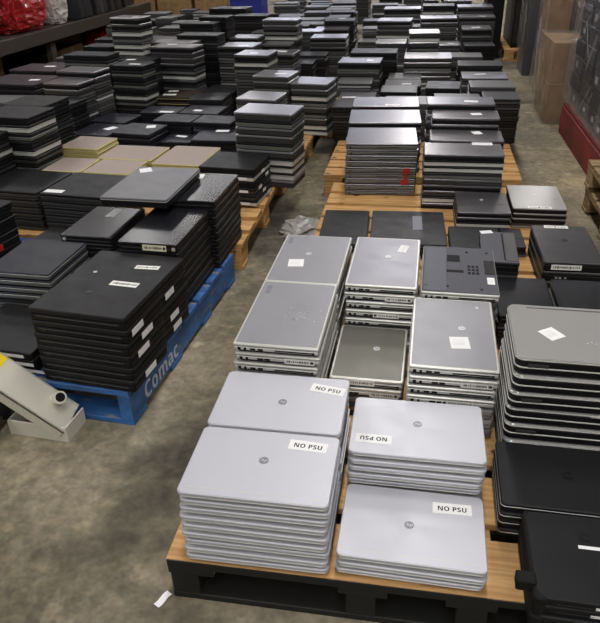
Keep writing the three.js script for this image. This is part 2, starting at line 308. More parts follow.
// one laptop, base at the group's origin, front edge towards +z
const MIXED = new Set(['grey', 'bright', 'black']);
function laptop(st, w, d, t, variant, near) {
  let S = STYLE[st];
  if (!near && MIXED.has(st) && variant) S = { ...S, body: [S.body, M.darkEdge, M.greySide, M.silverBody][variant], lid: variant > 1 ? M.black : S.lid, gap: 0.12, line: variant === 3 ? M.silverRim : S.line };
  const g = new THREE.Group(), gap = (S.gap || 0.06) * t, yb = S.f * t;
  part('body', slab(w - 0.003, d - 0.003, yb - gap - (S.open || 0.08) * t, S.r, 0.002), S.body, g, [0, gap, 0]);
  part('seam', slab(w - (S.inset || 0.012), d - (S.inset || 0.012), ((S.open || 0.08) + 0.02) * t, S.r * 0.7, 0.0008), M.seam, g, [0, yb - ((S.open || 0.08) + 0.01) * t, 0]);
  part('foot_frame', slab(w - 0.026, d - 0.026, gap + 0.001, 0.004, 0.0008), M.seam, g, [0, 0, 0]);
  const lid = part('lid', slab(w, d, t - yb, S.r, Math.min(0.003, t * 0.1)), S.lid, g, [0, yb, 0]);
  if (S.panel) { const q = S.panelIn ?? 0.007; part('lid_panel', slab(w - 2 * q, d - 2 * q, 0.0012, S.r, 0.0004), S.panel, g, [0, t - 0.0004, 0]); }
  if (S.line) part('trim_line', slab(w + 0.0008, d + 0.0008, t * 0.07, S.r, 0.0004), S.line, g, [0, yb, 0]);
  const fz = d / 2 - 0.0015;
  if (S.ports) {
    const y = (gap + yb - 0.08 * t) / 2, P = (wd, x, hh = 0.0055) => part('port', box(wd, hh, 0.002), M.port, g, [x * w - w / 2, y, fz]);
    const k = near ? 1 : 0.8;
    P(0.009 * k, 0.07, 0.008);
    if (!S.few) {
      P(0.007, 0.14, 0.007);
      if (variant % 2) { P(0.018, 0.30); P(0.016, 0.38); if (near) faceLabel(g, bars[variant === 1 ? 0 : 1], 0.088, t * 0.5, (variant === 1 ? 0.065 : 0.02) * w / 0.25, y + t * 0.03, fz + 0.0022); }
      else { P(0.016, 0.23); P(0.015, 0.32); P(0.105 * w / 0.25, 0.70, 0.0035); P(0.008, 0.93); }
    } else P(0.12, 0.6, 0.002);
  }
  if (S.rims) {
    part('trim_line', slab(w + 0.001, d + 0.001, t * 0.075, S.r, 0.0006), M.silverRim, g, [0, yb - t * 0.02, 0]);
    part('trim_line', slab(w + 0.0006, d + 0.0006, t * 0.07, S.r, 0.0006), M.silverRim, g, [0, t * 0.40, 0]);
    if (variant % 2) part('latch', slab(0.034, 0.004, t * 0.1, 0.001, 0.0005), M.silverRim, g, [0.07, yb - 0.002, d / 2 + 0.0005]);
    else part('corner_plate', slab(0.05, 0.003, t * 0.24, 0.001, 0.0005), M.darkEdge, g, [-w / 2 + 0.055, t * 0.42, fz]);
  }
  if (S.edge && near) {
    part('edge_ridge', slab(w * 0.86, 0.003, t * 0.06, 0.001, 0.0005), M.ridge, g, [0, yb * 0.62, fz]);
    if (variant === 1) part('port', box(0.012, 0.004, 0.0016), M.darkEdge, g, [-w * 0.38, yb * 0.5, fz]);
  }
  if (S.rugged) {
    for (const s of [-1, 1]) part('bumper', slab(0.03, d + 0.006, t * 0.94, 0.012, 0.004), M.rubber, g, [s * (w / 2 - 0.011), 0, 0]);
    part('edge_line', box(w * 0.26, t * 0.04, 0.001), M.darkEdge, g, [-w * 0.22, yb * 0.7, fz + 0.001]);
    if (variant !== 3) faceLabel(g, M.paper, 0.11, t * 0.28, 0.028 - 0.006 * variant, t * 0.42, fz + 0.001);
  }
  lid.userData.top = t;
  return g;
}
function emblem(g, mat, t, x, z, s = 1) { const m = part('emblem', logoGeo, mat, g, [x, t + 0.0004, z]); m.scale.set(s, 1, s); m.rotation.y = Math.PI / 2; return m; }

// what lies on or is stuck to the top laptop of a stack: (group, width, depth, thickness)
const TOP = {
  A(g, w, d, t) { emblem(g, hpSilver, t, 0.003, -0.01); sticker(g, 'no_psu_sticker', psuMat, 0.092, 0.034, 0.097, t, -0.072, -0.06); part('lid_crease', box(w - 0.03, 0.0006, 0.0016), M.silverBody, g, [0, t, d / 2 - 0.02]); },
  B(g, w, d, t) { emblem(g, hpSilver, t, 0.005, 0.006); sticker(g, 'no_psu_sticker', psuMat, 0.092, 0.034, 0.115, t, -0.062, -0.17); },
  E(g, w, d, t) { emblem(g, hpSilver, t, 0.001, -0.014); sticker(g, 'no_psu_sticker', psuMat, 0.092, 0.034, -0.108, t, 0.059, Math.PI); },
  F(g, w, d, t) { emblem(g, hpSilver, t, -0.007, 0.002); sticker(g, 'no_psu_sticker', psuMat, 0.092, 0.034, 0.092, t, -0.064, 0.03); part('lid_crease', box(w - 0.03, 0.0006, 0.0016), M.silverBody, g, [0, t, d / 2 - 0.02]); },
  D(g, w, d, t) { for (let k = 0; k < 16; k++) { const s = rr(0.003, 0.009); sticker(g, 'paint_fleck', M.logo, s, s * rr(0.4, 1), 0.03 + rr(-0.035, 0.07), t + 0.0008, rr(-0.03, 0.05), rr(0, 3)); } sticker(g, 'faded_label', M.greyTape, 0.016, 0.05, -w / 2 + 0.03, t + 0.0008, -d / 2 + 0.06); },
  C(g, w, d, t) { emblem(g, hpLight, t + 0.0008, -0.013, -0.029); sticker(g, 'paper_note', noteMat, 0.055, 0.06, -0.045, t + 0.0008, 0.052, 0.12); sticker(g, 'faded_label', M.greyTape, 0.014, 0.05, -w / 2 + 0.026, t + 0.0008, -d / 2 + 0.06); },
  C2(g, w, d, t) { emblem(g, hpLight, t + 0.0008, 0.009, -0.031); sticker(g, 'paper_note', noteMat, 0.032, 0.062, 0.06, t + 0.0008, -0.106, -0.18); },
  G(g, w, d, t) { emblem(g, hpLight, t + 0.0008, 0.026, -0.017); sticker(g, 'paper_note', noteMat, 0.055, 0.064, 0.018, t + 0.0008, 0.065, 0.1); sticker(g, 'paint_fleck', M.logo, 0.01, 0.014, 0.075, t + 0.0008, -d / 2 + 0.05); },
  M(g, w, d, t) { emblem(g, hpLight, t + 0.0008, 0.018, -0.018); faceLabel(g, bars[1], 0.092, 0.019, -0.02, t * 0.62, d / 2 + 0.0012); },
  H(g, w, d, t) {
    part('underside', slab(w * 0.985, d * 0.985, 0.003, 0.006, 0.001), M.flip, g, [0, t - 0.0022, 0]);
    part('underside_panel', slab(w * 0.30, d * 0.93, 0.0016, 0.003, 0.0006), M.flipPanel, g, [-w * 0.32, t + 0.0004, 0.004]);
    const y = t + 0.001;
    part('vent_square', box(0.045, 0.0012, 0.055), M.port, g, [-0.018, y, -d * 0.22]);
    part('docking_slot', box(0.07, 0.0012, 0.018), M.port, g, [-0.02, y, 0.022]);
    for (let k = 0; k < 9; k++) part('vent_hole', box(0.010, 0.0012, 0.016), M.port, g, [0.034 + (k % 3) * 0.014, y, -0.02 + Math.floor(k / 3) * 0.026]);
    part('battery_bay', box(0.034, 0.0016, 0.11), M.logoBlack, g, [w / 2 - 0.022, y, -0.02]);
    for (const [x, z] of [[-0.11, 0.14], [-0.04, 0.14], [0.07, 0.15], [0.03, -0.14], [0.1, -0.14]]) part('rubber_foot', memo('rf', () => new THREE.CylinderGeometry(0.005, 0.005, 0.002, 12)), M.port, g, [x, y, z]);
    sticker(g, 'serial_sticker', noteMat, 0.024, 0.05, w / 2 - 0.022, t + 0.0012, 0.085);
  },
  H2(g, w, d, t) { part('underside', slab(w * 0.98, d * 0.98, 0.003, 0.006, 0.001), M.flip, g, [0, t - 0.0022, 0]); part('underside_panel', slab(w * 0.3, d * 0.9, 0.003, 0.004, 0.001), M.greyDark, g, [w * 0.3, t, 0]); part('docking_slot', box(0.006, 0.002, d * 0.86), M.port, g, [w * 0.13, t + 0.001, 0]); sticker(g, 'torn_paper', M.paper, 0.05, 0.03, -w * 0.3, t + 0.001, -d / 2 + 0.01, 0.3); },
  I(g, w, d, t) { const s = sticker(g, 'paper_note', noteMat, 0.046, 0.046, -0.052, t, 0.014, 0.62); s.scale.z = 1.15; for (let k = 0; k < 3; k++) sticker(g, 'paint_fleck', M.logo, 0.005, 0.004, 0.03 + 0.01 * k, t, 0.05 - 0.006 * (k % 2)); part('lid_ridge', box(w * 0.8, 0.0012, 0.004), M.darkEdge, g, [0.02, t, -d / 2 + 0.018]); },
  J(g, w, d, t) { emblem(g, hpBlack, t, 0.014, -0.003, 1.25); },
  K(g, w, d, t) { emblem(g, hpBlack, t, -0.021, -0.053, 1.2); sticker(g, 'white_strip', M.paper, 0.10, 0.009, 0.01, t, -0.025); part('side_tab', slab(0.04, 0.03, 0.03, 0.004, 0.003), M.rubber, g, [-w / 2 - 0.016, 0.004, d * 0.32]); },
  N(g, w, d, t) { emblem(g, hpBlack, t, -0.03, -0.012); sticker(g, 'white_label', bars[2], 0.10, 0.032, 0.058, t, -0.088); },
  Nb(g, w, d, t) { emblem(g, hpLight, t, -0.094, 0.053, 0.6); sticker(g, 'white_label', bars[3], 0.09, 0.028, 0.075, t, -0.02, 0.1); },
  N1(g, w, d, t) { sticker(g, 'white_label', M.paper, 0.042, 0.095, 0.0, t, -0.10); part('hinge_cap', box(0.012, 0.012, 0.006), M.silverRim, g, [-w / 2 + 0.02, t * 0.5, d / 2]); },
  N2(g, w, d, t) { faceLabel(g, bars[0], 0.096, 0.024, 0.03, t * 0.52, d / 2 + 0.0008).material = creamBar; part('hinge_cap', box(0.012, 0.012, 0.006), M.silverRim, g, [w / 2 - 0.014, t * 0.5, d / 2]); },
  N3(g, w, d, t) { sticker(g, 'torn_paper', noteMat, 0.075, 0.06, -0.06, t, -0.13, 0.15); },
  T(g, w, d, t) { sticker(g, 'white_label', M.paper, 0.055, 0.06, -0.095, t, -0.155, 0.5); },
  LK2(g, w, d, t) { sticker(g, 'white_label', M.paper, 0.10, 0.04, -0.125, t, 0.125, 0.05); },
  k0(g, w, d, t) { sticker(g, 'torn_paper', M.paper, 0.06, 0.08, 0.055, t, -0.03, -0.4); },
  k1(g, w, d, t) { sticker(g, 'torn_paper', M.paper, 0.06, 0.07, 0.05, t, -0.06, 0.4); },
  k3(g, w, d, t) { sticker(g, 'white_label', M.paper, 0.086, 0.05, -0.02, t, -0.10, 0.05); },
  k9(g, w, d, t) { sticker(g, 'white_label', M.paper, 0.10, 0.05, -0.06, t, 0.05, 0.1); sticker(g, 'white_label', M.paper, 0.08, 0.05, -0.08, t, -0.08, 0.2); },
  V1(g, w, d, t) { part('side_tag', box(0.002, 0.02, 0.05), M.paper, g, [-w / 2 - 0.001, t * 0.5, 0.05]); },
  V2(g, w, d, t) { sticker(g, 'white_label', M.paper, 0.104, 0.05, 0.10, t, -0.10); },
  V2b(g, w, d, t) { sticker(g, 'white_label', M.paper, 0.05, 0.06, 0.06, t, -0.05, 0.3); },
  V2c(g, w, d, t) { sticker(g, 'white_label', M.paper, 0.06, 0.05, 0.06, t, 0.0, 0.2); },
  V2d(g, w, d, t) { sticker(g, 'white_label', M.paper, 0.08, 0.05, 0.06, t, 0.03, -0.1); },
  U2(g, w, d, t) { sticker(g, 'grey_tape', M.greyTape, 0.044, 0.17, 0.044, t, -0.05); },
  S2(g, w, d, t) { emblem(g, hpLight, t, 0.0, -0.03); sticker(g, 'white_label', bars[3], 0.11, 0.03, 0.0, t, d / 2 - 0.018); },
  S1(g, w, d, t) { emblem(g, hpLight, t, 0.0, -0.03, 0.8); },
  f1(g, w, d, t) { sticker(g, 'white_label', M.paper, 0.055, 0.07, 0.08, t, 0.02); },
  X(g, w, d, t) { emblem(g, hpBlack, t, 0.0, -0.03, 1.2); faceLabel(g, bars[2], 0.115, 0.022, -0.03, t * 0.5, d / 2 + 0.001); sticker(g, 'white_label', bars[3], 0.1, 0.03, -0.01, t, -d / 2 + 0.015); },
};
const creamBar = std({ color: lin(0.95, 0.92, 0.72), roughness: 0.8, map: bars[0].map });
// extra labels on lower laptops of a stack: (group, index from the top, width, depth, thickness)
const sideStrip = (g, w, t, z, len) => { const m = part('side_label', box(0.0006, t * 0.5, len), M.paper, g, [w / 2 + 0.0006, t * 0.52, z]); return m; };
const LOWER = {
  N(g, i, w, d, t) { if (i !== 4) { sideStrip(g, w, t, 0.02 - 0.012 * i + (i % 2 ? 0.05 : 0), 0.075); } },
  Nb(g, i, w, d, t) { if (i !== 2 && i !== 5) sideStrip(g, w, t, 0.03 - 0.01 * i, 0.07); },
  X(g, i, w, d, t) { if (i === 2) faceLabel(g, bars[0], 0.10, 0.024, 0.0, t * 0.45, d / 2 + 0.001); if (i === 1) for (const x of [-0.06, -0.045, -0.025]) part('port', box(0.008, 0.006, 0.002), M.silverRim, g, [x, t * 0.4, d / 2]); },
  V1(g, i, w, d, t) { if (i >= 4 && i <= 6) part('red_tag', slab([0.034, 0.018, 0.04][i - 4], 0.005, t * 0.94, 0.002, 0.0015), M.red, g, [w * 0.36 - (i - 4) * 0.004, t * 0.03, d / 2 + 0.003]); },
  a(g, i, w, d, t) { if (i % 2) { faceLabel(g, M.paper, 0.10, t * 0.4, 0.07, t * 0.5, d / 2 + 0.001); } sideStrip(g, w, t, 0.05 - (i % 3) * 0.06, 0.05); },
  LP(g, i, w, d, t) { if (i === 4) { sideStrip(g, w, t, 0.08, 0.06); } if (i === 5) part('red_tag', box(0.006, t * 0.8, 0.07), M.red, g, [w / 2 + 0.003, t * 0.5, 0.02]); },
  P(g, i, w, d, t) { faceLabel(g, M.paper, i ? 0.09 : 0.13, t * 0.42, 0.06 + 0.05 * i, t * 0.5, d / 2 + 0.001); },
};
const GROUP = { R1: 'laptops stacked on the black-edged front pallet', R2: 'laptops stacked on the second pallet right of the aisle', R3: 'laptops stacked where the aisle bends', R4: 'laptops stacked at the far end right of the aisle', L1: 'laptops stacked on the blue pallet', L1b: 'laptops stacked in front of the cream ones', L2: 'laptops stacked on the orange plank pallet', L3: 'laptops in the tall aisle stacks', L4: 'laptops stacked in the left middle distance', L5: 'laptops stacked far behind on the left', LL: 'laptops stacked beside the shelf rack' };
const rest = [];                             // laptops past the limit: [x, y, z, turn, w, d, t, colour, lid colour]
function stack(key, grp, st, x, z, w, d, ang, n, t, y0, solo, look, place, top) {
  const S = STYLE[st], c = Math.cos(ang), s = Math.sin(ang);
  const cx = x + c * w / 2 - s * d / 2, cz = z - s * w / 2 - c * d / 2;
  const near = z > -2.8, protos = {};
  for (let i = 0; i < n; i++) {              // i counts from the top
    const y = y0 + (n - 1 - i) * t, first = i === 0;
    const J = near ? 1 : 1.15, jx = first ? 0 : J * rr(-0.0035, 0.0035), jz = first ? 0 : J * rr(-0.0035, 0.0035), ja = first ? 0 : J * rr(-0.008, 0.008);
    if (i >= solo) { rest.push([cx + jx, y, cz + jz, ang + ja, w, d, t, S.tone]); continue; }
    const v = S.rugged ? i : !near && MIXED.has(st) ? (i ? Math.floor(rnd() * 4) : 0) : i % 2 + (S.ports && i % 4 > 1 ? 2 : 0);
    protos[v] ||= laptop(st, w, d, t, v, near);
    const o = protos[v].clone(); o.name = numbered('laptop');
    o.position.set(cx + jx, y, cz + jz); o.rotation.y = ang + ja;
    if (first && TOP[key]) TOP[key](o, w, d, t);
    else if (first && z < -3.6 && rnd() < 0.55 && st !== 'tan') sticker(o, 'white_label', M.paper, rr(0.05, 0.10), rr(0.03, 0.05), rr(-0.3, 0.3) * w, S.panel ? t + 0.0008 : t, rr(-0.25, 0.35) * d, rr(-0.3, 0.3));
    if (LOWER[key] && (!first || key === 'P')) LOWER[key](o, i, w, d, t);
    tag(o, first ? (top || `${look} laptop, topmost of ${place}`) : `${look} laptop, ${ORD[i]} from top of ${place}`, 'laptop', GROUP[grp]);
    scene.add(o);
  }
}
function fill(st, x, z, w, d, n, t) {
  for (let i = 0; i < n; i++) rest.push([x + w / 2 + rr(-0.005, 0.005), 0.14 + i * t, z - d / 2 + rr(-0.005, 0.005), rr(-0.01, 0.01), w, d, t, STYLE[st].tone]);
}

// ---------------------------------------------------------------- every stack: key, group, style, front left corner x and z, width, depth, turn, count, thickness, base height, how many stand as objects of their own, look, place, top label
stack('A', 'R1', 'silver', -.476, -1.016, .339, .228, 0, 9, .0247, .14, 9, 'silver', 'the nine-high stack at the front corner', 'silver laptop with upright NO PSU sticker topping the nine-high front corner stack');
stack('B', 'R1', 'silver', -.477, -1.257, .339, .232, 0, 9, .0244, .14, 1, 'silver', 'the stack just behind the nine-high front corner stack', 'silver laptop with NO PSU sticker topping the stack behind the front corner');
stack('F', 'R1', 'silver', -.124, -1.027, .333, .226, -.017, 3, .0233, .14, 3, 'silver', 'the low stack at the middle of the front edge', 'silver laptop with crisp NO PSU sticker topping the low front middle stack');
stack('E', 'R1', 'silver', -.122, -1.266, .337, .226, 0, 7, .0233, .14, 5, 'silver', 'the stack behind the low front middle stack', 'silver laptop with upside-down NO PSU sticker behind the low front stack');
stack('D', 'R1', 'silverport', -.482, -1.555, .249, .395, -.017, 8, .0337, .14, 5, 'silver ported', 'the nearer stack along the central aisle', 'broad silver laptop with speckled lid topping the nearer aisle-side silver stack');
stack('C', 'R1', 'silverport', -.48, -1.969, .254, .4, -.017, 8, .0325, .14, 1, 'silver ported', 'the farther silver stack along the central aisle', 'broad silver laptop with one square paper topping the farther aisle-side stack');
stack('C2', 'R1', 'violetport', -.207, -1.974, .239, .4, -.017, 8, .0325, .14, 5, 'silver ported', 'the stack facing the sunken laptop', 'grey-violet lidded laptop with paper square topping the stack facing the sunken laptop');
stack('M', 'R1', 'olive', -.218, -1.651, .223, .31, -.017, 3, .0367, .14, 2, 'olive-silver ported', 'the sunken stack between tall silver ones', 'olive-grey laptop with long edge label sunken between tall silver stacks');
stack('G', 'R1', 'silverport', .016, -1.557, .246, .4, -.017, 7, .0336, .14, 4, 'silver ported', 'the stack left of the rimmed grey stack', 'silver laptop with square note topping the stack beside the rimmed grey ones');
stack('H', 'R1', 'flip', .045, -1.972, .25, .37, -.017, 8, .0312, .14, 1, 'silver-edged', 'the stack under the upturned laptop', 'black laptop lying upside down with vents and battery bay showing');
stack('H2', 'R1', 'flip2', .272, -2.384, .141, .3, -.035, 5, .035, .14, 1, 'black', 'the stack behind the upturned laptop', 'second black laptop lying upside down, behind the first upturned one');
stack('I', 'R1', 'rim', .273, -1.433, .303, .275, -.017, 7, .0521, .14, 6, 'rimmed grey', 'the ten-high stack at the photo\'s right edge', 'glossy grey laptop with diamond-turned note topping the tall rimmed stack');
stack('J', 'R1', 'blackline', .247, -1.196, .303, .225, -.017, 4, .0275, .14, 4, 'black silver-lined', 'the stack in front of the rimmed grey stack', 'plain black laptop with round emblem in front of the rimmed grey stack');
stack('K', 'R1', 'rugged', .293, -.947, .286, .235, -.017, 4, .0275, .14, 4, 'thick-edged black', 'the stack at the nearest right corner', 'thick-edged black laptop with white strip topping the nearest right corner stack');
stack('Q1', 'R1', 'blackgloss', .314, -2.066, .196, .3, 0, 4, .0312, .14, 1, 'glossy black', 'the low stack just behind the rimmed stack', '');
stack('Q2', 'R1', 'blackgloss', .523, -2.045, .242, .3, 0, 4, .0338, .14, 1, 'dark grey', 'the low stack right behind the rimmed one', '');
stack('X', 'R2', 'greyblack', .527, -2.506, .23, .38, .017, 3, .0433, .14, 3, 'black labelled', 'the stack of three by the photo\'s right edge', 'dark grey laptop with smudged lid topping the three labelled ones by the right');
stack('S1', 'R2', 'grey', .214, -3.078, .25, .29, .017, 4, .0262, .14, 3, 'grey-lidded', 'the left one of two low paired stacks', '');
stack('S2', 'R2', 'bright2', .477, -3.156, .252, .34, 0, 4, .0262, .14, 3, 'bright grey-lidded', 'the right one of two low paired stacks', 'shiny pale grey laptop with front label on the right one of two paired stacks');
stack('U1', 'R2', 'black', -.418, -2.769, .222, .42, .035, 2, .025, .14, 1, 'black', 'the low stack behind the farther aisle-side silver stack', '');
stack('U2', 'R2', 'black', -.178, -2.738, .342, .4, .035, 3, .025, .14, 1, 'black', 'the low stack behind the grey-violet lid', 'black laptop with grey tape strip behind the grey-violet lid');
stack('Z2', 'R2', 'black', .413, -2.816, .095, .22, .017, 2, .025, .14, 1, 'black', 'the flat stack before the bright paired lid', '');
stack('Z1', 'R2', 'black', .176, -2.767, .225, .24, .017, 3, .02, .14, 1, 'black', 'the flat stack between upturned and paired laptops', '');
stack('f0', 'R3', 'grey', -.582, -4.954, .27, .27, 0, 7, .0314, .14, 1, 'black grey-edged', 'the stack peeking out left of the violet-sheened ones', '');
stack('V1', 'R2', 'greyport', -.373, -3.546, .387, .34, .052, 9, .0322, .14, 9, 'grey-edged', 'the stack with a red tag', 'violet-sheened grey laptop topping the stack with a red tag');
stack('V1b', 'R2', 'grey', -.399, -3.959, .426, .33, .052, 10, .03, .14, 1, 'violet-sheened grey', 'the stack right behind the red-tagged one', '');
stack('V1c', 'R2', 'grey', -.416, -4.34, .424, .27, .035, 10, .031, .14, 1, 'violet-sheened grey', 'the second stack behind the red-tagged one', '');
stack('V2', 'R2', 'grey', .044, -3.385, .396, .22, 0, 9, .0322, .14, 9, 'brushed grey', 'the stack right of the red-tagged one', 'brushed grey laptop with long label topping the stack right of the red tag');
stack('V2b', 'R2', 'grey', .072, -3.618, .386, .22, 0, 9, .0333, .14, 1, 'brushed grey', 'the second grey stack beyond the two paired ones', '');
stack('V2c', 'R2', 'grey', .081, -3.851, .37, .2, 0, 10, .036, .14, 2, 'brushed grey', 'the third grey stack beyond the two paired ones', '');
stack('V2d', 'R2', 'grey', .051, -4.063, .39, .2, .017, 10, .039, .14, 1, 'brushed grey', 'the fourth grey stack beyond the two paired ones', '');
stack('N', 'L1', 'black', -1.179, -1.665, .34, .25, -.101, 6, .0463, .14, 6, 'matt black', 'the blue pallet\'s front stack', 'matt black laptop with white corner sticker topping the blue pallet\'s front stack');
stack('Nb', 'L1', 'black', -1.189, -1.93, .344, .25, -.101, 5, .049, .14, 5, 'matt black', 'the second stack from the blue pallet\'s front', 'matt black laptop with small emblem behind the blue pallet\'s front stack');
stack('N1', 'L1', 'blackgloss', -1.42, -2.335, .235, .33, -.052, 7, .0329, .14, 2, 'black', 'the stack left of the shiny black one', '');
stack('N2', 'L1', 'blackgloss', -1.098, -2.185, .241, .37, -.047, 8, .035, .14, 8, 'shiny black', 'the aisle stack with cream front label', 'shiny black laptop with cream front label above the blue pallet\'s aisle side');
stack('N3', 'L1', 'blackgloss', -1.078, -2.568, .26, .37, -.035, 9, .0344, .14, 9, 'black', 'the blue pallet\'s farthest aisle-side stack', 'black laptop with white paper at its back, farthest on the blue pallet\'s aisle side');
stack('T', 'L1', 'steel', -1.282, -2.464, .296, .42, -.035, 1, .04, .45, 1, 'steel-grey', 'the laptop laid across black stacks', 'steel-grey shiny laptop lying highest across the blue pallet\'s black stacks');
stack('LB', 'L1', 'blueline', -1.572, -2.025, .267, .3, -.035, 7, .03, .14, 4, 'blue-black', 'the silver-edged stack cut by the photo\'s left edge', 'dark blue laptop with silver rim topping the silver-edged stack at far left');
stack('P', 'L1', 'black', -1.531, -1.711, .309, .3, -.087, 3, .0283, .14, 3, 'dark', 'the low stack behind the yellow-stickered metal frame', '');
stack('Y1', 'L1b', 'black', -1.741, -2.5, .268, .26, -.087, 3, .025, .14, 1, 'black', 'the low dark stack between blue-black and labelled ones', '');
stack('LK2', 'L1b', 'blackgrey', -1.807, -2.872, .374, .33, -.105, 6, .0342, .14, 5, 'black grey-edged', 'the stack in front of the cream laptops', 'black laptop with white label lying in front of the cream laptops');
stack('LK1', 'L1b', 'blackgrey', -2.179, -2.908, .36, .33, -.105, 6, .0342, .14, 6, 'black', 'the stack left of the labelled one before cream laptops', '');
stack('LP', 'L1b', 'black', -2.161, -2.365, .371, .27, -.175, 9, .0311, .14, 6, 'black', 'the leaning stack with a red tag at far left', '');
stack('t1', 'L2', 'tan', -2.007, -3.261, .231, .24, -.052, 8, .0238, .14, 1, 'cream-edged', 'the leftmost stack of the cream group', 'cream-edged brown-grey laptop at the nearest left corner of the cream group');
stack('t2', 'L2', 'tan', -1.763, -3.252, .272, .24, -.07, 8, .0238, .14, 1, 'cream-edged', 'the nearest middle stack of the cream group', '');
stack('t3', 'L2', 'tan', -2.066, -3.583, .256, .25, -.105, 9, .025, .14, 2, 'cream-edged', 'the raised stack at the cream group\'s far left', 'raised cream-edged laptop with dog-eared corner at the cream group\'s far left');
stack('t4', 'L2', 'tan', -1.794, -3.507, .336, .27, -.07, 8, .0238, .14, 1, 'cream-edged', 'the middle stack at the back of the cream group', '');
stack('t5', 'L2', 'tan', -1.44, -3.43, .284, .36, -.07, 8, .0238, .14, 1, 'cream-edged', 'the aisle-side stack of the cream group', '');
stack('a', 'L2', 'black', -1.14, -3.34, .315, .285, -.105, 6, .035, .14, 6, 'black labelled', 'the stack on bare orange planks', 'matt black laptop topping the labelled stack on bare orange pallet planks');
stack('k0', 'L2', 'blueblack', -2.201, -4.01, .27, .28, -.14, 6, .0317, .14, 1, 'blue-black', 'the leftmost flat stack behind the cream group', '');
stack('k1', 'L2', 'blueblack', -1.917, -3.993, .27, .258, -.14, 6, .0342, .14, 2, 'blue-black', 'the flat stack behind the raised cream laptop', 'blue-black laptop with crumpled white tag behind the cream group');
stack('k2', 'L2', 'blueblack', -1.611, -4.024, .199, .2, -.052, 5, .029, .14, 1, 'blue-black', 'the sunken stack behind the cream group', '');
stack('k3', 'L2', 'blueblack', -1.378, -3.939, .334, .252, 0, 6, .0305, .14, 1, 'blue-black', 'the stack beside the aisle behind the cream group', 'blue-black laptop with small white label nearest the silver-topped tall stack');
stack('k4', 'L2', 'blueblack', -1.735, -4.254, .27, .2, -.087, 7, .0314, .14, 1, 'blue-black', 'the stack two rows behind the cream group\'s middle', '');
stack('k5', 'L2', 'blueblack', -1.453, -4.231, .267, .2, -.087, 7, .0314, .14, 1, 'blue-black', 'the stack two rows behind the cream group\'s aisle end', '');
stack('k6', 'L2', 'blueblack', -1.914, -4.483, .27, .2, -.087, 7, .0314, .14, 1, 'blue-black', 'the left stack three rows behind the cream group', '');
stack('k7', 'L2', 'blueblack', -1.63, -4.476, .281, .248, -.087, 7, .0314, .14, 1, 'blue-black', 'the right stack three rows behind the cream group', '');
stack('k8', 'L2', 'blueblack', -2.223, -4.339, .27, .243, -.14, 6, .0317, .14, 1, 'blue-black', 'the stack at the left of the blue-black rows', '');
stack('b1', 'L3', 'bright', -1.016, -3.67, .343, .235, -.14, 10, .042, .14, 10, 'silver-lidded black', 'the tall aisle stack with bright top', 'bright silver-lidded laptop topping the tall stack where the orange pallets end');
stack('b2', 'L3', 'bright', -1.167, -4.288, .27, .25, -.14, 9, .04, .14, 1, 'silver-lidded black', 'the stack right behind the tall bright-topped stack', '');
stack('c1', 'L3', 'bright', -1.179, -4.828, .27, .255, -.14, 11, .0365, .14, 3, 'silver-lidded black', 'the fanned stack leaning over the aisle', '');
stack('c2', 'L3', 'bright', -.899, -4.792, .27, .26, -.14, 9, .04, .14, 9, 'black', 'the lower fanned stack beside the aisle', '');
stack('k9', 'L3', 'brown', -1.968, -4.964, .27, .277, -.052, 6, .0367, .14, 2, 'brown-black', 'the lone stack with two white labels', 'brown-black worn laptop with two white labels behind the blue-black flat rows');
stack('k10', 'L3', 'black', -1.674, -5.164, .263, .3, -.087, 7, .0314, .14, 1, 'black', 'the flat stack between brown and bright-topped ones', '');
stack('k11', 'L3', 'black', -1.971, -5.933, .335, .2, -.087, 6, .0317, .14, 0, 'black', 'the flat stack behind the brown-black worn one', '');
stack('lp1', 'LL', 'black', -2.357, -3.311, .326, .26, -.113, 11, .0424, .14, 7, 'black', 'the front half of the tall leaning far-left stack', '');
stack('lp2', 'LL', 'black', -2.367, -3.586, .285, .26, -.113, 11, .0424, .14, 1, 'black', 'the back half of the tall leaning far-left stack', '');
stack('lp0', 'LL', 'black', -2.564, -3.019, .38, .3, -.113, 10, .04, .14, 5, 'black', 'the stack clipped at the far left', '');
stack('sl1', 'LL', 'black', -2.472, -4.11, .27, .2, -.14, 8, .045, .14, 1, 'black rounded', 'the stack behind the tall leaning one', '');
stack('sl2', 'LL', 'grey', -2.517, -4.336, .274, .2, -.157, 11, .04, .14, 2, 'grey-lidded', 'the stack with two silver edges behind the leaning one', '');
stack('sl3', 'LL', 'grey', -2.525, -4.553, .315, .2, -.157, 12, .04, .14, 2, 'grey-lidded', 'the stack behind the silver-edged one near the left', '');
stack('sl4', 'LL', 'purple', -3.194, -4.626, .474, .36, -.122, 9, .0422, .14, 2, 'purple-black', 'the stack with a bright front line by the shelf', '');
stack('sl5', 'LL', 'purple', -3.333, -5.263, .421, .32, -.122, 8, .045, .14, 1, 'purple-black', 'the stack below the open carton', '');
stack('m1', 'L4', 'grey', -2.567, -5.298, .27, .2, -.105, 7, .044, .14, 0, 'grey', 'the two-edged stack left of the seam-topped stack', '');
stack('m1b', 'L4', 'bright', -2.563, -4.861, .27, .2, -.105, 6, .0433, .14, 0, 'pale grey', 'the lowest stack left of the seam-topped stack', '');
stack('m3', 'L4', 'black', -2.274, -4.904, .27, .2, -.157, 11, .0418, .14, 8, 'black', 'the seam-topped stack', '');
stack('m3b', 'L4', 'black', -2.309, -5.125, .27, .2, -.157, 11, .0418, .14, 1, 'black', 'the back half of the seam-topped stack', '');
stack('m4', 'L4', 'black', -2.75, -5.109, .392, .2, -.14, 12, .0417, .14, 2, 'black', 'the wide stack below the shelf post', '');
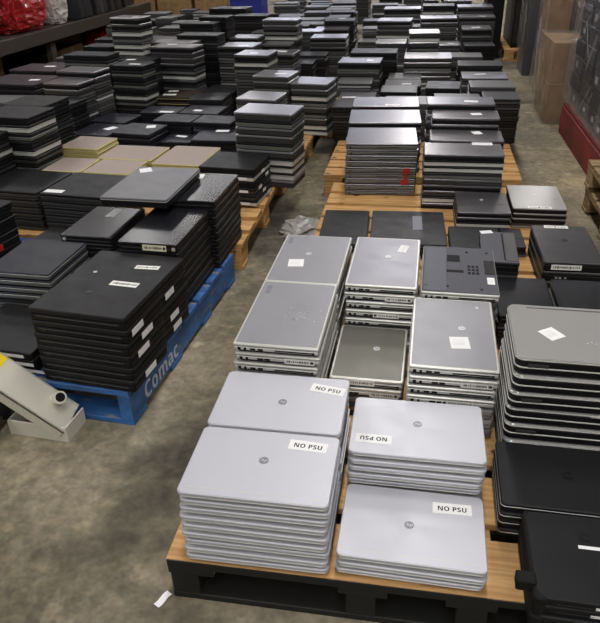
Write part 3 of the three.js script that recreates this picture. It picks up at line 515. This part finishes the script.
stack('m4b', 'L4', 'black', -2.786, -5.545, .27, .2, -.14, 12, .0417, .14, 1, 'black', 'the stack behind the wide one below the shelf', '');
stack('m5', 'L5', 'grey', -2.503, -5.522, .27, .2, -.175, 15, .048, .14, 6, 'black', 'the highest stack at the rear left', '');
stack('m6', 'L5', 'bright', -2.851, -6.287, .268, .3, -.175, 13, .04, .14, 0, 'silver-edged black', 'the pair of rear left stacks, nearer one', '');
stack('m7', 'L5', 'black', -2.732, -6.586, .391, .3, -.14, 10, .041, .14, 0, 'black', 'the low spread behind the seam-topped stack', '');
stack('m8', 'L4', 'grey', -2.111, -5.308, .376, .2, -.157, 13, .0408, .14, 8, 'grey-topped black', 'the ten-high stack left of the middle', '');
stack('m8b', 'L4', 'grey', -2.191, -5.536, .371, .2, -.157, 13, .0408, .14, 1, 'grey-topped', 'the stack behind the ten-high one left of middle', '');
stack('m9', 'L5', 'black', -2.027, -5.725, .362, .2, -.087, 14, .04, .14, 1, 'black', 'the slanted-sided stack behind the ten-high one', '');
stack('m10', 'L5', 'black', -2.146, -6.162, .324, .2, -.087, 14, .0429, .14, 2, 'violet-black', 'the third rear stack left of the far middle', '');
stack('m11', 'L5', 'black', -2.026, -6.377, .27, .2, -.14, 15, .042, .14, 1, 'black', 'the rear stack with four thin bright edges', '');
stack('m12', 'L5', 'black', -2.246, -7.448, .407, .267, -.087, 14, .0429, .14, 1, 'black', 'the far rear stack before the blue sheet', '');
stack('m13', 'L5', 'black', -1.912, -7.136, .355, .267, -.087, 14, .04, .14, 2, 'black', 'the far rear stack behind a bright lid', '');
stack('d1', 'L4', 'grey', -1.396, -5.175, .27, .26, -.105, 11, .0445, .14, 3, 'black', 'the left one of two matching five-high stacks', '');
stack('d1b', 'L4', 'grey', -1.639, -5.592, .299, .26, -.105, 11, .0445, .14, 1, 'grey', 'the stack behind the left matching five-high stack', '');
stack('d1c', 'L4', 'grey', -1.738, -6.311, .27, .26, -.087, 11, .0418, .14, 1, 'black', 'the third stack back from the left matching stack', '');
stack('d2', 'L4', 'grey', -1.306, -5.667, .275, .27, -.087, 10, .042, .14, 1, 'black', 'the right one of two matching five-high stacks', '');
stack('d3', 'L4', 'grey', -1.45, -6.309, .27, .243, -.07, 10, .04, .14, 1, 'grey', 'the stack behind the right matching five-high stack', '');
stack('d4', 'L5', 'grey', -1.654, -6.841, .363, .236, -.07, 11, .04, .14, 0, 'grey', 'the far stack left of the bright wide lid', '');
stack('d5', 'L5', 'bright', -1.348, -7.072, .354, .223, -.052, 10, .042, .14, 1, 'bright-lidded', 'the far stack whose wide lid glares', '');
stack('d5b', 'L5', 'bright', -1.402, -7.634, .342, .28, -.052, 10, .042, .14, 0, 'bright-lidded', 'the stack behind the glaring wide lid', '');
stack('d6', 'L5', 'bright', -1.481, -6.579, .336, .2, -.105, 13, .0446, .14, 4, 'bright-lidded', 'the far stack with a tilted-looking shining lid', '');
stack('e1', 'L5', 'grey', -1.045, -6.672, .339, .28, 0, 10, .041, .14, 3, 'grey', 'the tall stack at the far aisle corner', '');
stack('e1b', 'L5', 'grey', -1.102, -7.302, .347, .232, 0, 10, .041, .14, 1, 'grey', 'the stack behind the far aisle corner one', '');
stack('e2', 'L5', 'black', -1.033, -7.561, .316, .28, 0, 11, .0418, .14, 1, 'black', 'the far dark stack beyond the aisle corner', '');
stack('f1', 'R3', 'grey', -.655, -5.579, .339, .27, -.035, 10, .037, .14, 3, 'black', 'the ten-high stack where the aisle bends', 'dark grey laptop with white note topping the ten-high stack at the aisle\'s bend');
stack('f1b', 'R3', 'black', -.263, -5.23, .275, .27, 0, 7, .0371, .14, 1, 'black', 'the jumbled stack with bright flecks', '');
stack('f1c', 'R3', 'black', .039, -5.016, .245, .27, -.07, 8, .0362, .14, 1, 'black', 'the jumbled stack with loose lids', '');
stack('f2', 'R3', 'black', -.59, -5.919, .39, .26, 0, 10, .039, .14, 1, 'violet-black', 'the stack behind the aisle bend stack', '');
stack('f3', 'R4', 'grey', -.442, -6.973, .325, .28, -.07, 13, .04, .14, 4, 'grey', 'the five-edged stack in the far middle', '');
stack('f3b', 'R4', 'bright', -.407, -6.338, .27, .27, 0, 10, .041, .14, 1, 'violet-grey', 'the stack in front of the far five-edged one', '');
stack('g1', 'R3', 'bright', -.139, -5.858, .386, .3, 0, 10, .036, .14, 5, 'violet-white lidded', 'the stack with a glaring violet lid', 'violet-white glaring laptop topping the stack behind the jumbled ones');
stack('g1b', 'R3', 'bright', .092, -6.707, .259, .233, .035, 10, .034, .14, 1, 'grey', 'the stack behind the glaring violet lid', '');
stack('g2', 'R4', 'bright', -.117, -6.424, .27, .263, .035, 12, .04, .14, 4, 'violet-white lidded', 'the farther glaring violet stack', '');
stack('g3', 'R4', 'grey', -.026, -7.148, .353, .28, .035, 13, .04, .14, 2, 'grey', 'the stack behind the farther glaring violet one', '');
stack('g4', 'R4', 'grey', -.436, -8.08, .403, .28, 0, 13, .04, .14, 2, 'grey', 'the rearmost stack left of the farther violet one', '');
stack('h1', 'R4', 'grey', .359, -6.843, .27, .28, 0, 11, .0418, .14, 2, 'grey', 'the far right stack before the black cabinet', '');
stack('h1b', 'R4', 'grey', .338, -7.247, .35, .28, 0, 12, .0433, .14, 1, 'grey', 'the stack behind the far right one', '');
stack('h2', 'R3', 'black', .377, -6.501, .27, .25, .052, 8, .045, .14, 1, 'black', 'the bulging stack of bag-like cases', '');
stack('h3', 'R3', 'bright', .323, -5.558, .354, .28, 0, 7, .0371, .14, 1, 'silver-edged', 'the stack with a thick silver edge line', '');
stack('h4', 'R4', 'grey', .336, -7.561, .352, .28, 0, 13, .0446, .14, 1, 'grey', 'the rearmost stack at the right', '');
stack('g5', 'R4', 'black', -.014, -7.704, .326, .28, 0, 13, .0446, .14, 2, 'black', 'the rearmost stack in the right middle', '');
fill('grey', -3.085, -4.3, .33, .25, 8, .0394);
fill('black', -1.642, -4.75, .26, .25, 7, .0358);
fill('black', -3.437, -5.9, .359, .25, 7, .0399);
fill('black', -1.271, -5.95, .361, .25, 8, .0372);
fill('bright', -3.423, -6.2, .363, .25, 8, .0378);
fill('black', -1.104, -6.25, .264, .25, 8, .0397);
fill('black', -3.431, -7.1, .32, .25, 9, .0385);
fill('bright', -3.096, -7.1, .302, .25, 12, .0369);
fill('grey', -2.733, -7.2, .356, .25, 12, .0369);
fill('black', -1.511, -7.35, .337, .25, 11, .0396);
fill('bright', -3.41, -7.4, .313, .25, 12, .0373);
fill('bright', -2.802, -7.8, .357, .25, 11, .0391);
fill('bright', -1.421, -7.95, .321, .25, 11, .0392);
fill('black', -1.085, -7.95, .245, .25, 11, .0396);
fill('black', -3.428, -8, .346, .25, 11, .0393);
fill('grey', -3.068, -8, .2, .25, 12, .0379);
fill('black', -1.082, -8.25, .242, .25, 11, .0386);
fill('black', -3.066, -8.3, .2, .25, 12, .0367);
fill('black', -1.789, -8.35, .321, .25, 10, .0391);
fill('bright', -3.443, -8.6, .309, .25, 12, .0374);
fill('black', -1.761, -8.65, .26, .25, 10, .0375);
fill('grey', -2.835, -8.7, .303, .25, 12, .0369);
fill('bright', -1.46, -8.85, .317, .25, 11, .0378);
fill('black', -1.127, -8.85, .287, .25, 11, .0379);
fill('grey', -3.064, -8.9, .2, .25, 12, .0379);
fill('grey', -1.81, -8.95, .319, .25, 10, .0371);
fill('black', -1.115, -9.15, .275, .25, 10, .0373);
fill('black', -2.015, -9.55, .354, .25, 9, .0366);
fill('grey', -1.31, -9.75, .338, .25, 9, .0399);
fill('grey', -2.048, -9.85, .333, .25, 11, .0395);
fill('bright', -1.655, -10.05, .338, .25, 10, .0371);
fill('bright', -1.302, -10.05, .356, .25, 9, .0401);
fill('grey', -2.023, -10.15, .314, .25, 8, .0378);
fill('black', -1.298, -10.35, .329, .25, 10, .0385);
fill('black', -1.666, -10.65, .327, .25, 9, .0386);
fill('black', -1.324, -10.65, .333, .25, 10, .0378);
fill('bright', -2.019, -10.75, .26, .25, 12, .0372);
fill('black', -1.743, -10.95, .334, .25, 9, .0392);
fill('grey', -1.048, -11.25, .208, .25, 10, .0368);
fill('bright', -1.8, -11.55, .326, .25, 10, .0381);
fill('black', -1.096, -11.55, .256, .25, 12, .0368);
fill('black', -.585, -4.65, .335, .25, 6, .0386);
fill('bright', -.236, -4.65, .325, .25, 7, .0369);
fill('grey', .104, -4.65, .305, .25, 7, .0398);
fill('black', .424, -4.65, .236, .25, 8, .0368);
fill('black', -.272, -4.95, .26, .25, 7, .0391);
fill('grey', .353, -4.95, .307, .25, 8, .039);
fill('bright', -.617, -5.25, .26, .25, 7, .0391);
fill('bright', .358, -5.25, .302, .25, 6, .0378);
fill('black', -.252, -5.55, .26, .25, 7, .0365);
fill('black', .302, -5.9, .358, .25, 8, .037);
fill('bright', .186, -6.2, .33, .25, 8, .0394);
fill('grey', -.649, -7.25, .2, .25, 8, .0369);
fill('grey', -.632, -7.6, .328, .25, 10, .0377);
fill('bright', -.289, -7.6, .26, .25, 10, .0395);
fill('black', -.658, -8, .2, .25, 11, .037);
fill('grey', -.622, -9, .338, .25, 10, .037);
fill('bright', -.654, -9.3, .313, .25, 12, .0377);
fill('black', .294, -9.7, .303, .25, 12, .0376);
fill('bright', .262, -10, .36, .25, 11, .0391);
fill('black', -.002, -10.1, .2, .25, 11, .0392);
fill('black', -.611, -10.2, .368, .25, 10, .0361);
fill('black', .221, -10.3, .318, .25, 12, .037);
fill('bright', -.298, -10.5, .26, .25, 12, .0375);
fill('black', -.656, -10.8, .335, .25, 11, .0368);
fill('bright', -.307, -11.1, .307, .25, 10, .0392);
// laptops past the limit, hidden low in the stacks or too far to show: one object
{
  const paint = (g, v) => { const n = g.attributes.position.count, a = new Float32Array(n * 3).fill(v); g.setAttribute('color', new THREE.BufferAttribute(a, 3)); return g; };
  const unit = mergeGeometries([paint(moved(slab(0.985, 0.985, 0.36, 0.03, 0.03), 0, 0.14, 0), 0.8), paint(moved(slab(0.95, 0.95, 0.14, 0.03, 0.01), 0, 0.47, 0), 0.05), paint(moved(slab(1, 1, 0.42, 0.03, 0.04), 0, 0.58, 0), 1), paint(moved(slab(0.92, 0.92, 0.16, 0.03, 0.02), 0, 0, 0), 0.05)]);
  const m = new THREE.Matrix4(), q = new THREE.Quaternion(), up = new THREE.Vector3(0, 1, 0);
  const all = rest.map(([x, y, z, a, w, d, t, c]) => {
    const g = unit.clone(), k = rr(0.3, 1.3), edge = rnd() < 0.35 ? rr(2, 9) : 1, col = g.attributes.color;
    for (let i = 0; i < col.count; i++) { const b = col.getX(i), v = b * k * (b > 0.7 && b < 0.9 ? edge : 1); col.setXYZ(i, c[0] * v, c[1] * v, c[2] * v); }
    return g.applyMatrix4(m.compose(new THREE.Vector3(x, y, z), q.setFromAxisAngle(up, a), new THREE.Vector3(w, t, d)));
  });
  const im = new THREE.Mesh(mergeGeometries(all), std({ vertexColors: true, roughness: 0.42, metalness: 0.2 }));
  im.name = 'stacked_remainder'; im.castShadow = im.receiveShadow = true; im.userData.kind = 'stuff';
  tag(im, 'remaining laptops deep inside and far back in the stacks', 'laptops'); scene.add(im);
}

// ---------------------------------------------------------------- pale metal frame beside the blue pallet
{
  const t = thing('metal_frame', 'pale grey metal trolley frame with slanted beam and yellow sticker', 'trolley', [-1.157, 0, -1.59], -0.07);
  const W = 0.215, D = 0.11, h = 0.058;
  part('foot_rail', slab(W, 0.006, h, 0.001, 0.001), M.beige, t, [0, 0, D / 2]);
  for (const s of [-1, 1]) part('foot_rail', slab(0.006, D, h, 0.001, 0.001), M.beige, t, [s * (W / 2 - 0.003), 0, 0]);
  part('foot_plate', slab(W - 0.012, D * 0.35, 0.006, 0.001, 0.001), M.beige, t, [0, 0.004, -D * 0.3]);
  const dir = new THREE.Vector3(-0.206, 0.21, 0.045).normalize(), side = new THREE.Vector3(0.04, -0.04, 0.18);
  side.addScaledVector(dir, -side.dot(dir)).normalize().negate(); const nor = new THREE.Vector3().crossVectors(side, dir).normalize();
  const beam = new THREE.Group(); beam.name = 'slanted_beam'; t.add(beam); beam.position.set(0.092, 0.05, 0.0);
  beam.setRotationFromMatrix(new THREE.Matrix4().makeBasis(side, dir, nor));
  const bw = 0.13, L = 0.85;
  part('web_plate', box(bw, L, 0.006), M.beige, beam, [0, L / 2, 0]);
  for (const s of [-1, 1]) part('flange', box(0.006, L, 0.04), M.beige, beam, [s * (bw / 2 - 0.003), L / 2, -0.017]);
  const sg = new THREE.CylinderGeometry(0.021, 0.021, 0.05, 24); sg.rotateX(Math.PI / 2); sg.rotateY(-0.5);
  part('pipe_stub', sg, M.beige, beam, [0.02, 0.075, 0.026]);
  const bore = new THREE.CylinderGeometry(0.015, 0.015, 0.052, 20); bore.rotateX(Math.PI / 2); bore.rotateY(-0.5); part('pipe_bore', bore, M.seam, beam, [0.02, 0.075, 0.027]);
  part('yellow_sticker', box(bw * 0.62, 0.12, 0.001), std({ roughness: 0.5, map: canvasTex(64, 64, (g) => { g.fillStyle = '#f6d800'; g.fillRect(0, 0, 64, 64); g.fillStyle = '#f0a400'; g.fillRect(6, 20, 40, 26); }) }), beam, [0.018, 0.335, 0.0038]);
  const tr = thing('black_tray', 'dark plastic tray lying low behind the slanted metal beam', 'tray', [-1.475, 0, -1.545], 0.0);
  part('tray_floor', slab(0.36, 0.2, 0.012, 0.02, 0.003), M.blackBody, tr, [0, 0.06, 0]);
  for (const s of [-1, 1]) { part('tray_rim', slab(0.36, 0.012, 0.05, 0.004, 0.003), M.darkEdge, tr, [0, 0.06, s * 0.095]); part('tray_end', slab(0.012, 0.18, 0.05, 0.004, 0.003), M.darkEdge, tr, [s * 0.174, 0.06, 0]); }
  for (const sx of [-1, 1]) for (const sz of [-1, 1]) part('leg', box(0.02, 0.06, 0.02), M.darkEdge, tr, [sx * 0.15, 0.03, sz * 0.07]);
}
// paper scrap on the floor by the pallet's corner
{ const g = new THREE.PlaneGeometry(0.018, 0.045, 3, 6); const p = g.attributes.position; for (let i = 0; i < p.count; i++) p.setZ(i, 0.003 + 0.003 * Math.sin(p.getY(i) * 120)); g.rotateX(-Math.PI / 2);
  const m = new THREE.Mesh(g, std({ color: lin(0.85, 0.85, 0.85), roughness: 0.8, side: THREE.DoubleSide })); m.name = 'paper_scrap'; m.position.set(-0.548, 0.001, -1.005); m.rotation.y = -0.5; m.castShadow = m.receiveShadow = true; tag(m, 'small white paper scrap on concrete by the black pallet corner', 'paper'); scene.add(m); }
// crumpled clear film on the aisle floor
{ const g = new THREE.IcosahedronGeometry(0.1, 4), p = g.attributes.position; for (let i = 0; i < p.count; i++) { const v = new THREE.Vector3().fromBufferAttribute(p, i).normalize(), k = 0.075 + 0.07 * fbm(v.x * 3, v.y * 3, v.z * 3 + 4, 3); p.setXYZ(i, v.x * k * 1.5, Math.max(0, v.y * k * 0.35 + 0.018), v.z * k * 1.9); } g.computeVertexNormals();
  const m = new THREE.Mesh(g, std({ color: lin(0.30, 0.29, 0.26), roughness: 0.35 })); m.name = 'plastic_scrap'; m.position.set(-0.58, 0, -3.35); m.castShadow = m.receiveShadow = true; tag(m, 'crumpled grey plastic wrap lying on the aisle floor', 'plastic wrap'); scene.add(m); }

// ---------------------------------------------------------------- shelf rack with bags on the left
const SX = -3.72, SY = 0.63;
{
  const t = thing('shelf_rack', 'brown steel shelf rack along the left wall', 'shelf rack', [SX, 0, -7.25]);
  part('shelf_beam', slab(0.05, 4.6, 0.12, 0.006, 0.004), M.rack, t, [0, SY - 0.11, 0]);
  part('shelf_beam', slab(0.05, 4.6, 0.12, 0.006, 0.004), M.rack, t, [-0.95, SY - 0.11, 0]);
  part('shelf_board', slab(0.9, 4.56, 0.025, 0.004, 0.003), M.rack, t, [-0.475, SY - 0.03, 0]);
  part('back_sheet', box(0.02, 1.7, 4.6), M.rack, t, [-1.01, 0.95, 0]);
  for (const z of [-2.24, 0.42, 2.24]) for (const x of [0, -0.95]) part('post', slab(0.07, 0.10, x ? 1.9 : SY - 0.03, 0.008, 0.004), M.rack, t, [x - (x ? 0 : 0.065), 0, z]);
  part('lower_board', slab(0.86, 4.5, 0.025, 0.004, 0.003), M.rack, t, [-0.5, 0.16, 0]);
  for (const z of [-2.05, -0.7, 0.8, 2.05]) part('foot_block', slab(0.7, 0.08, 0.16, 0.004, 0.003), M.rack, t, [-0.5, 0, z]);
}
function lump(rx, ry, rz, rough, s, flat = 0.5) {
  const g = new THREE.IcosahedronGeometry(1, 24), p = g.attributes.position, v = new THREE.Vector3();
  for (let i = 0; i < p.count; i++) {
    v.fromBufferAttribute(p, i).normalize();
    const e = 0.72, sx = Math.sign(v.x) * Math.abs(v.x) ** e, sy = Math.sign(v.y) * Math.abs(v.y) ** e, sz = Math.sign(v.z) * Math.abs(v.z) ** e;
    const f = Math.abs(fbm(v.x * 2.0 + s, v.y * 3.2, v.z * 2.0 + s, 3)), k = 1 + rough * (0.18 - 1.1 * f);
    p.setXYZ(i, sx * rx * k, Math.max(0, ry * flat + sy * ry * k), sz * rz * k);
  }
  g.computeVertexNormals(); return g;
}
function bag(name, label, mat, pos, r, s) {
  const t = thing(name, label, 'bag', pos);
  part('bag_body', lump(r[0], r[1], r[2], 0.34, s, 0.85), mat, t);
  const neck = new THREE.ConeGeometry(r[0] * 0.35, r[1] * 0.5, 14, 4, true), p = neck.attributes.position;
  for (let i = 0; i < p.count; i++) { const k = 1 + 0.35 * noise.noise(p.getX(i) * 40, p.getY(i) * 12, s + p.getZ(i) * 40); p.setX(i, p.getX(i) * k); p.setZ(i, p.getZ(i) * k); }
  neck.computeVertexNormals(); part('bag_neck', neck, mat, t, [0, r[1] * 1.85, 0]);
}
bag('plastic_bag', 'large crumpled red plastic bag on the shelf', M.redBag, [SX - 0.34, SY + 0.001, -6.68], [0.27, 0.30, 0.40], 3.3);
bag('plastic_bag', 'white plastic bag beside the red one on the shelf', M.whiteBag, [SX - 0.22, SY + 0.001, -7.28], [0.15, 0.26, 0.15], 9.1);
{ // grey panel leaning at the near end of the shelf, folders beyond the white bag
  const t = thing('grey_panel', 'grey panel leaning at the shelf end beside the red bag', 'panel', [SX - 0.34, SY + 0.001, -5.95], 0);
  const q = part('panel_board', slab(0.55, 0.03, 0.62, 0.004, 0.003), M.darkEdge, t); q.rotation.x = -0.28; part('panel_lip', slab(0.55, 0.05, 0.02, 0.004, 0.003), M.darkEdge, t, [0, 0, 0.02]);
  const cols = [lin(0.05, 0.05, 0.055), lin(0.11, 0.11, 0.115), lin(0.035, 0.036, 0.04), lin(0.2, 0.2, 0.2), lin(0.05, 0.052, 0.06), lin(0.08, 0.08, 0.08), lin(0.03, 0.03, 0.033), lin(0.13, 0.12, 0.12)];
  const how = ['black', 'mid grey', 'charcoal', 'pale grey', 'blue-grey', 'grey', 'near-black', 'warm grey'];
  cols.forEach((c, i) => {
    const f = thing('computer_case', `${how[i]} flat case standing ${ORD[i].replace('topmost', 'first')} beyond the white bag on the shelf`, 'case', [SX - 0.24, SY + 0.022, -7.62 - i * 0.21], 0, 'cases standing on the shelf');
    const b = part('case_body', slab(0.40, 0.10, 0.52 - 0.02 * (i % 3), 0.006, 0.003), std({ color: c, roughness: 0.5 }), f); b.rotation.x = 0.16;
    const e = part('case_front', slab(0.012, 0.09, 0.40 - 0.02 * (i % 3), 0.003, 0.002), M.greyDark, f, [0.2, 0.004, 0]); e.rotation.x = 0.16;
  });
}
function carton(label, pos, w, h, d, turn, open, group) {
  const t = thing('cardboard_box', label, 'box', pos, turn, group), k = 0.006;
  part('side', box(w, h, k), M.cardboard, t, [0, h / 2, d / 2 - k / 2]); part('side', box(w, h, k), M.cardboard, t, [0, h / 2, -d / 2 + k / 2]);
  part('side', box(k, h, d - 2 * k), M.cardboard, t, [w / 2 - k / 2, h / 2, 0]); part('side', box(k, h, d - 2 * k), M.cardboard, t, [-w / 2 + k / 2, h / 2, 0]);
  part('bottom', box(w - 2 * k, k, d - 2 * k), M.cardboard, t, [0, k / 2, 0]);
  if (open) {
    const f = (ax, s) => { const g = ax ? box(w, k, d * 0.5) : box(w * 0.5, k, d); const m = part('flap', g, M.cardboard, t); const a = open; if (ax) { m.position.set(0, h + Math.sin(a) * d * 0.25, s * (d / 2 + Math.cos(a) * d * 0.25)); m.rotation.x = -s * a; } else { m.position.set(s * (w / 2 + Math.cos(a) * w * 0.25), h + Math.sin(a) * w * 0.25, 0); m.rotation.z = s * a; } };
    f(0, 1); f(0, -1); f(1, 1); f(1, -1);
  } else {
    for (const s of [-1, 1]) part('flap', box(w, k, d / 2 - 0.002), M.cardboard, t, [0, h + k / 2, s * d / 4]);
    part('packing_tape', box(w * 1.002, 0.0012, 0.05), M.tape, t, [0, h + k + 0.0008, 0]); part('packing_tape', box(0.0012, h * 0.35, 0.05), M.tape, t, [w / 2 + 0.0008, h * 0.82, 0]);
  }
  return t;
}
M.tape = std({ color: lin(0.42, 0.30, 0.16), roughness: 0.3 });
carton('open cardboard box with raised flaps under the shelf', [SX - 0.44, 0.187, -6.05], 0.40, 0.24, 0.40, 0.35, 0.6);
carton('flattened-looking closed carton low under the shelf post', [SX - 0.42, 0.187, -7.55], 0.42, 0.16, 0.6, 0.05, 0);
bag('plastic_bag', 'dark bundled plastic bag under the shelf beside the open box', M.rubber, [SX - 0.40, 0.187, -6.98], [0.16, 0.13, 0.16], 14.2);
bag('plastic_bag', 'small red bag under the far end of the shelf', M.redBag, [SX - 0.24, 0.187, -8.5], [0.2, 0.15, 0.3], 19.7);
// cardboard boxes piled at the far left
{
  const G = 'cardboard boxes piled behind the rear left stacks';
  const cols = [[-4.62, 'leftmost', 0.5], [-4.06, 'second', 0.52], [-3.50, 'third', 0.50], [-2.96, 'fourth', 0.46]];
  cols.forEach(([x, w, s], c) => { let y = 0; ['bottom', 'middle', 'top'].forEach((lv, k) => { const h = [0.46, 0.42, 0.40][(k + c) % 3]; carton(`brown cardboard box, ${lv} one of the ${w} column behind the laptops`, [x + rr(-0.01, 0.01), y, -10.2 + rr(-0.05, 0.05)], s, h, 0.5, rr(-0.04, 0.04), 0, G); y += h + 0.0085; }); });
  const t = thing('blue_crate', 'blue plastic crate at the far end of the hall', 'crate', [-2.42, 0, -10.0]);
  const bm = std({ color: lin(0.02, 0.03, 0.28), roughness: 0.5 });
  for (let k = 0; k < 2; k++) { for (const s of [-1, 1]) { part('crate_side', slab(0.44, 0.015, 0.34, 0.003, 0.002), bm, t, [0, k * 0.345, s * 0.2]); part('crate_side', slab(0.015, 0.39, 0.34, 0.003, 0.002), bm, t, [s * 0.2125, k * 0.345, 0]); } part('crate_floor', slab(0.43, 0.39, 0.012, 0.003, 0.002), bm, t, [0, k * 0.345, 0]); part('rim', slab(0.46, 0.012, 0.03, 0.003, 0.002), bm, t, [0, k * 0.345 + 0.31, 0.214]); }
}
// ---------------------------------------------------------------- wrapped goods on the right
function film(w, h, d, s, amp = 0.02) {   // sheet of stretch film hugging a box, gathered into ridges
  const g = new THREE.BoxGeometry(w, h, d, 26, 40, 26), p = g.attributes.position, n = g.attributes.normal;
  for (let i = 0; i < p.count; i++) {
    const x = p.getX(i), y = p.getY(i), z = p.getZ(i), f = amp * (fbm(x * 5 + s, y * 2.2, z * 5, 4) + 0.5 * Math.abs(noise.noise((x + z) * 9 + y * 7, y * 3, s)));
    const e = 0.02 * (Math.abs(y) > h * 0.49 ? 1 : 0);
    p.setXYZ(i, x * (1 - e) + n.getX(i) * f, y + n.getY(i) * f, z * (1 - e) + n.getZ(i) * f);
  }
  g.computeVertexNormals(); return g;
}
{
  const mk = (label, x, y, z, w, h, d, s, base) => {
    const t = thing('wrapped_carton', label, 'wrapped boxes', [x, y, z]);
    part('carton', slab(w, d, h, 0.004, 0.004), M.cardboard, t); part('carton_seam', box(w * 1.003, 0.006, d * 1.003), M.tape, t, [0, h * 0.5, 0]);
    part('stretch_film', film(w + 0.05, h + 0.03, d + 0.05, s), M.film, t, [0, h / 2 + 0.0, 0]);
    for (let k = 0; k < 3; k++) { const f = part('film_fold', box(0.002, h * rr(0.15, 0.4), 0.003), M.filmFold, t, [-w / 2 - 0.034, h * rr(0.3, 0.8), rr(-0.4, 0.4) * d]); f.rotation.x = rr(-0.4, 0.4); }
    for (let k = 0; k < 2; k++) { const f = part('film_fold', box(0.002, h * rr(0.15, 0.4), 0.003), M.filmFold, t, [rr(-0.4, 0.4) * w, h * rr(0.3, 0.8), d / 2 + 0.034]); f.rotation.z = rr(-0.4, 0.4); }
  };
  mk('cardboard carton in clear stretch film standing beside the aisle', 1.24, 0, -6.1, 0.44, 0.62, 0.6, 1.7);
  mk('taller film-wrapped cardboard carton behind the aisle one', 1.66, 0, -7.0, 0.44, 1.30, 0.6, 5.2);
  mk('small film-wrapped pale carton farther along the right edge', 1.22, 0, -7.1, 0.20, 0.86, 0.4, 8.8);
}
{ // black cases under stretch film on a red base
  const x0 = 1.10, x1 = 2.1, z0 = -5.55, z1 = -3.95;
  const b = thing('red_base', 'scuffed red painted base frame under the film-wrapped black cases', 'base frame', [(x0 + x1) / 2, 0, (z0 + z1) / 2]);
  for (const s of [-1, 1]) { part('long_rail', slab(0.06, z1 - z0, 0.20, 0.006, 0.004), redPaint, b, [s * (x1 - x0 - 0.06) / 2, 0, 0]); part('cross_rail', slab(x1 - x0 - 0.12, 0.06, 0.20, 0.006, 0.004), redPaint, b, [0, 0, s * (z1 - z0 - 0.06) / 2]); }
  part('deck', slab(x1 - x0 - 0.02, z1 - z0 - 0.02, 0.02, 0.004, 0.003), redPaint, b, [0, 0.20, 0]);
  const g = thing('wrapped_load', 'black film-wrapped load of flat cases with white labels', 'wrapped load', [(x0 + x1) / 2, 0.245, (z0 + z1) / 2]);
  const nz = 5, ny = 11, dz = (z1 - z0 - 0.06) / nz, hy = 0.115;
  const cg = slab(x1 - x0 - 0.06, dz - 0.012, hy - 0.01, 0.006, 0.004);
  for (let j = 0; j < ny; j++) for (let i = 0; i < nz; i++) {
    const q = part('case', cg, rnd() < 0.5 ? M.blackBody : M.greyDark, g, [rr(-0.012, 0.012), j * hy, (i - (nz - 1) / 2) * dz]);
    if (rnd() < 0.75) { const l = part('case_label', box(0.001, rr(0.025, 0.05), rr(0.04, 0.08)), M.filmFold, q, [-(x1 - x0 - 0.06) / 2 - 0.001, hy * 0.45, rr(-0.25, 0.25) * dz]); }
    if (i === nz - 1 && rnd() < 0.8) part('case_label', box(rr(0.05, 0.1), rr(0.025, 0.05), 0.001), M.filmFold, q, [rr(-0.4, 0.2), hy * 0.45, dz / 2 - 0.0055]);
  }
  part('stretch_film', film(x1 - x0 + 0.02, ny * hy + 0.02, z1 - z0 + 0.0, 12.4, 0.014), M.film, g, [0, ny * hy / 2 + 0.012, 0]);
  for (let k = 0; k < 16; k++) { const f = part('film_fold', box(0.0015, rr(0.08, 0.3), 0.0025), M.filmFold, g, [-(x1 - x0) / 2 - 0.024, rr(0.15, 1.1), rr(-0.45, 0.49) * (z1 - z0)]); f.rotation.x = rr(0.5, 0.9) * (rnd() < 0.8 ? 1 : -1); }
  pallet('pale wooden pallet standing in front of the red base', 0.96, 2.1, -3.86, -2.9, { deck: woodGrey, gap: 0.03, group: 'wooden pallets right of the walkway' });
  pallet('second pale pallet lying on the one before the red base', 0.95, 2.1, -3.86, -2.9, { deck: woodGrey, gap: 0.03, group: 'wooden pallets right of the walkway' }).position.y = 0.1415;
}
{ // dark goods at the far right
  const P = pallet('wooden pallet under the black cabinet at the far right', 0.98, 2.0, -9.9, -8.75, { deck: woodOrange, group: 'wooden pallets right of the walkway' });
  const t = thing('black_cabinet', 'tall black cabinet on a pallet at the far right', 'cabinet', [1.5, 0.142, -9.35]);
  part('cabinet_body', slab(0.9, 0.95, 1.8, 0.01, 0.006), M.blackBody, t); for (const s of [-1, 1]) { const dd = part('door', slab(0.43, 0.02, 1.7, 0.006, 0.004), M.blackPaint, t, [s * 0.22, 0.05, 0.487]); part('handle', slab(0.015, 0.02, 0.2, 0.004, 0.003), M.darkEdge, dd, [-s * 0.18, 0.8, 0.02]); }
  const r = thing('server_rack', 'narrow blue-black wrapped rack beside the pale carton', 'rack', [1.22, 0, -8.15]);
  part('rack_body', slab(0.26, 0.55, 1.05, 0.01, 0.006), M.blueBlack, r);
  for (let k = 0; k < 12; k++) part('rack_panel', slab(0.008, 0.5, 0.07, 0.002, 0.001), M.darkEdge, r, [-0.132, 0.05 + k * 0.082, 0]);
  part('stretch_film', film(0.3, 1.07, 0.6, 31, 0.012), M.film, r, [0, 0.54, 0]);
  const u = thing('server_rack', 'dark wire-fronted rack just behind the far right laptops', 'rack', [0.84, 0, -9.3]);
  part('rack_body', slab(0.2, 0.6, 1.3, 0.01, 0.006), M.blackBody, u); for (let k = 0; k < 10; k++) part('rack_rail', slab(0.006, 0.56, 0.02, 0.002, 0.001), M.darkEdge, u, [-0.102, 0.1 + k * 0.12, 0]);
}
renderer.render(scene, camera);
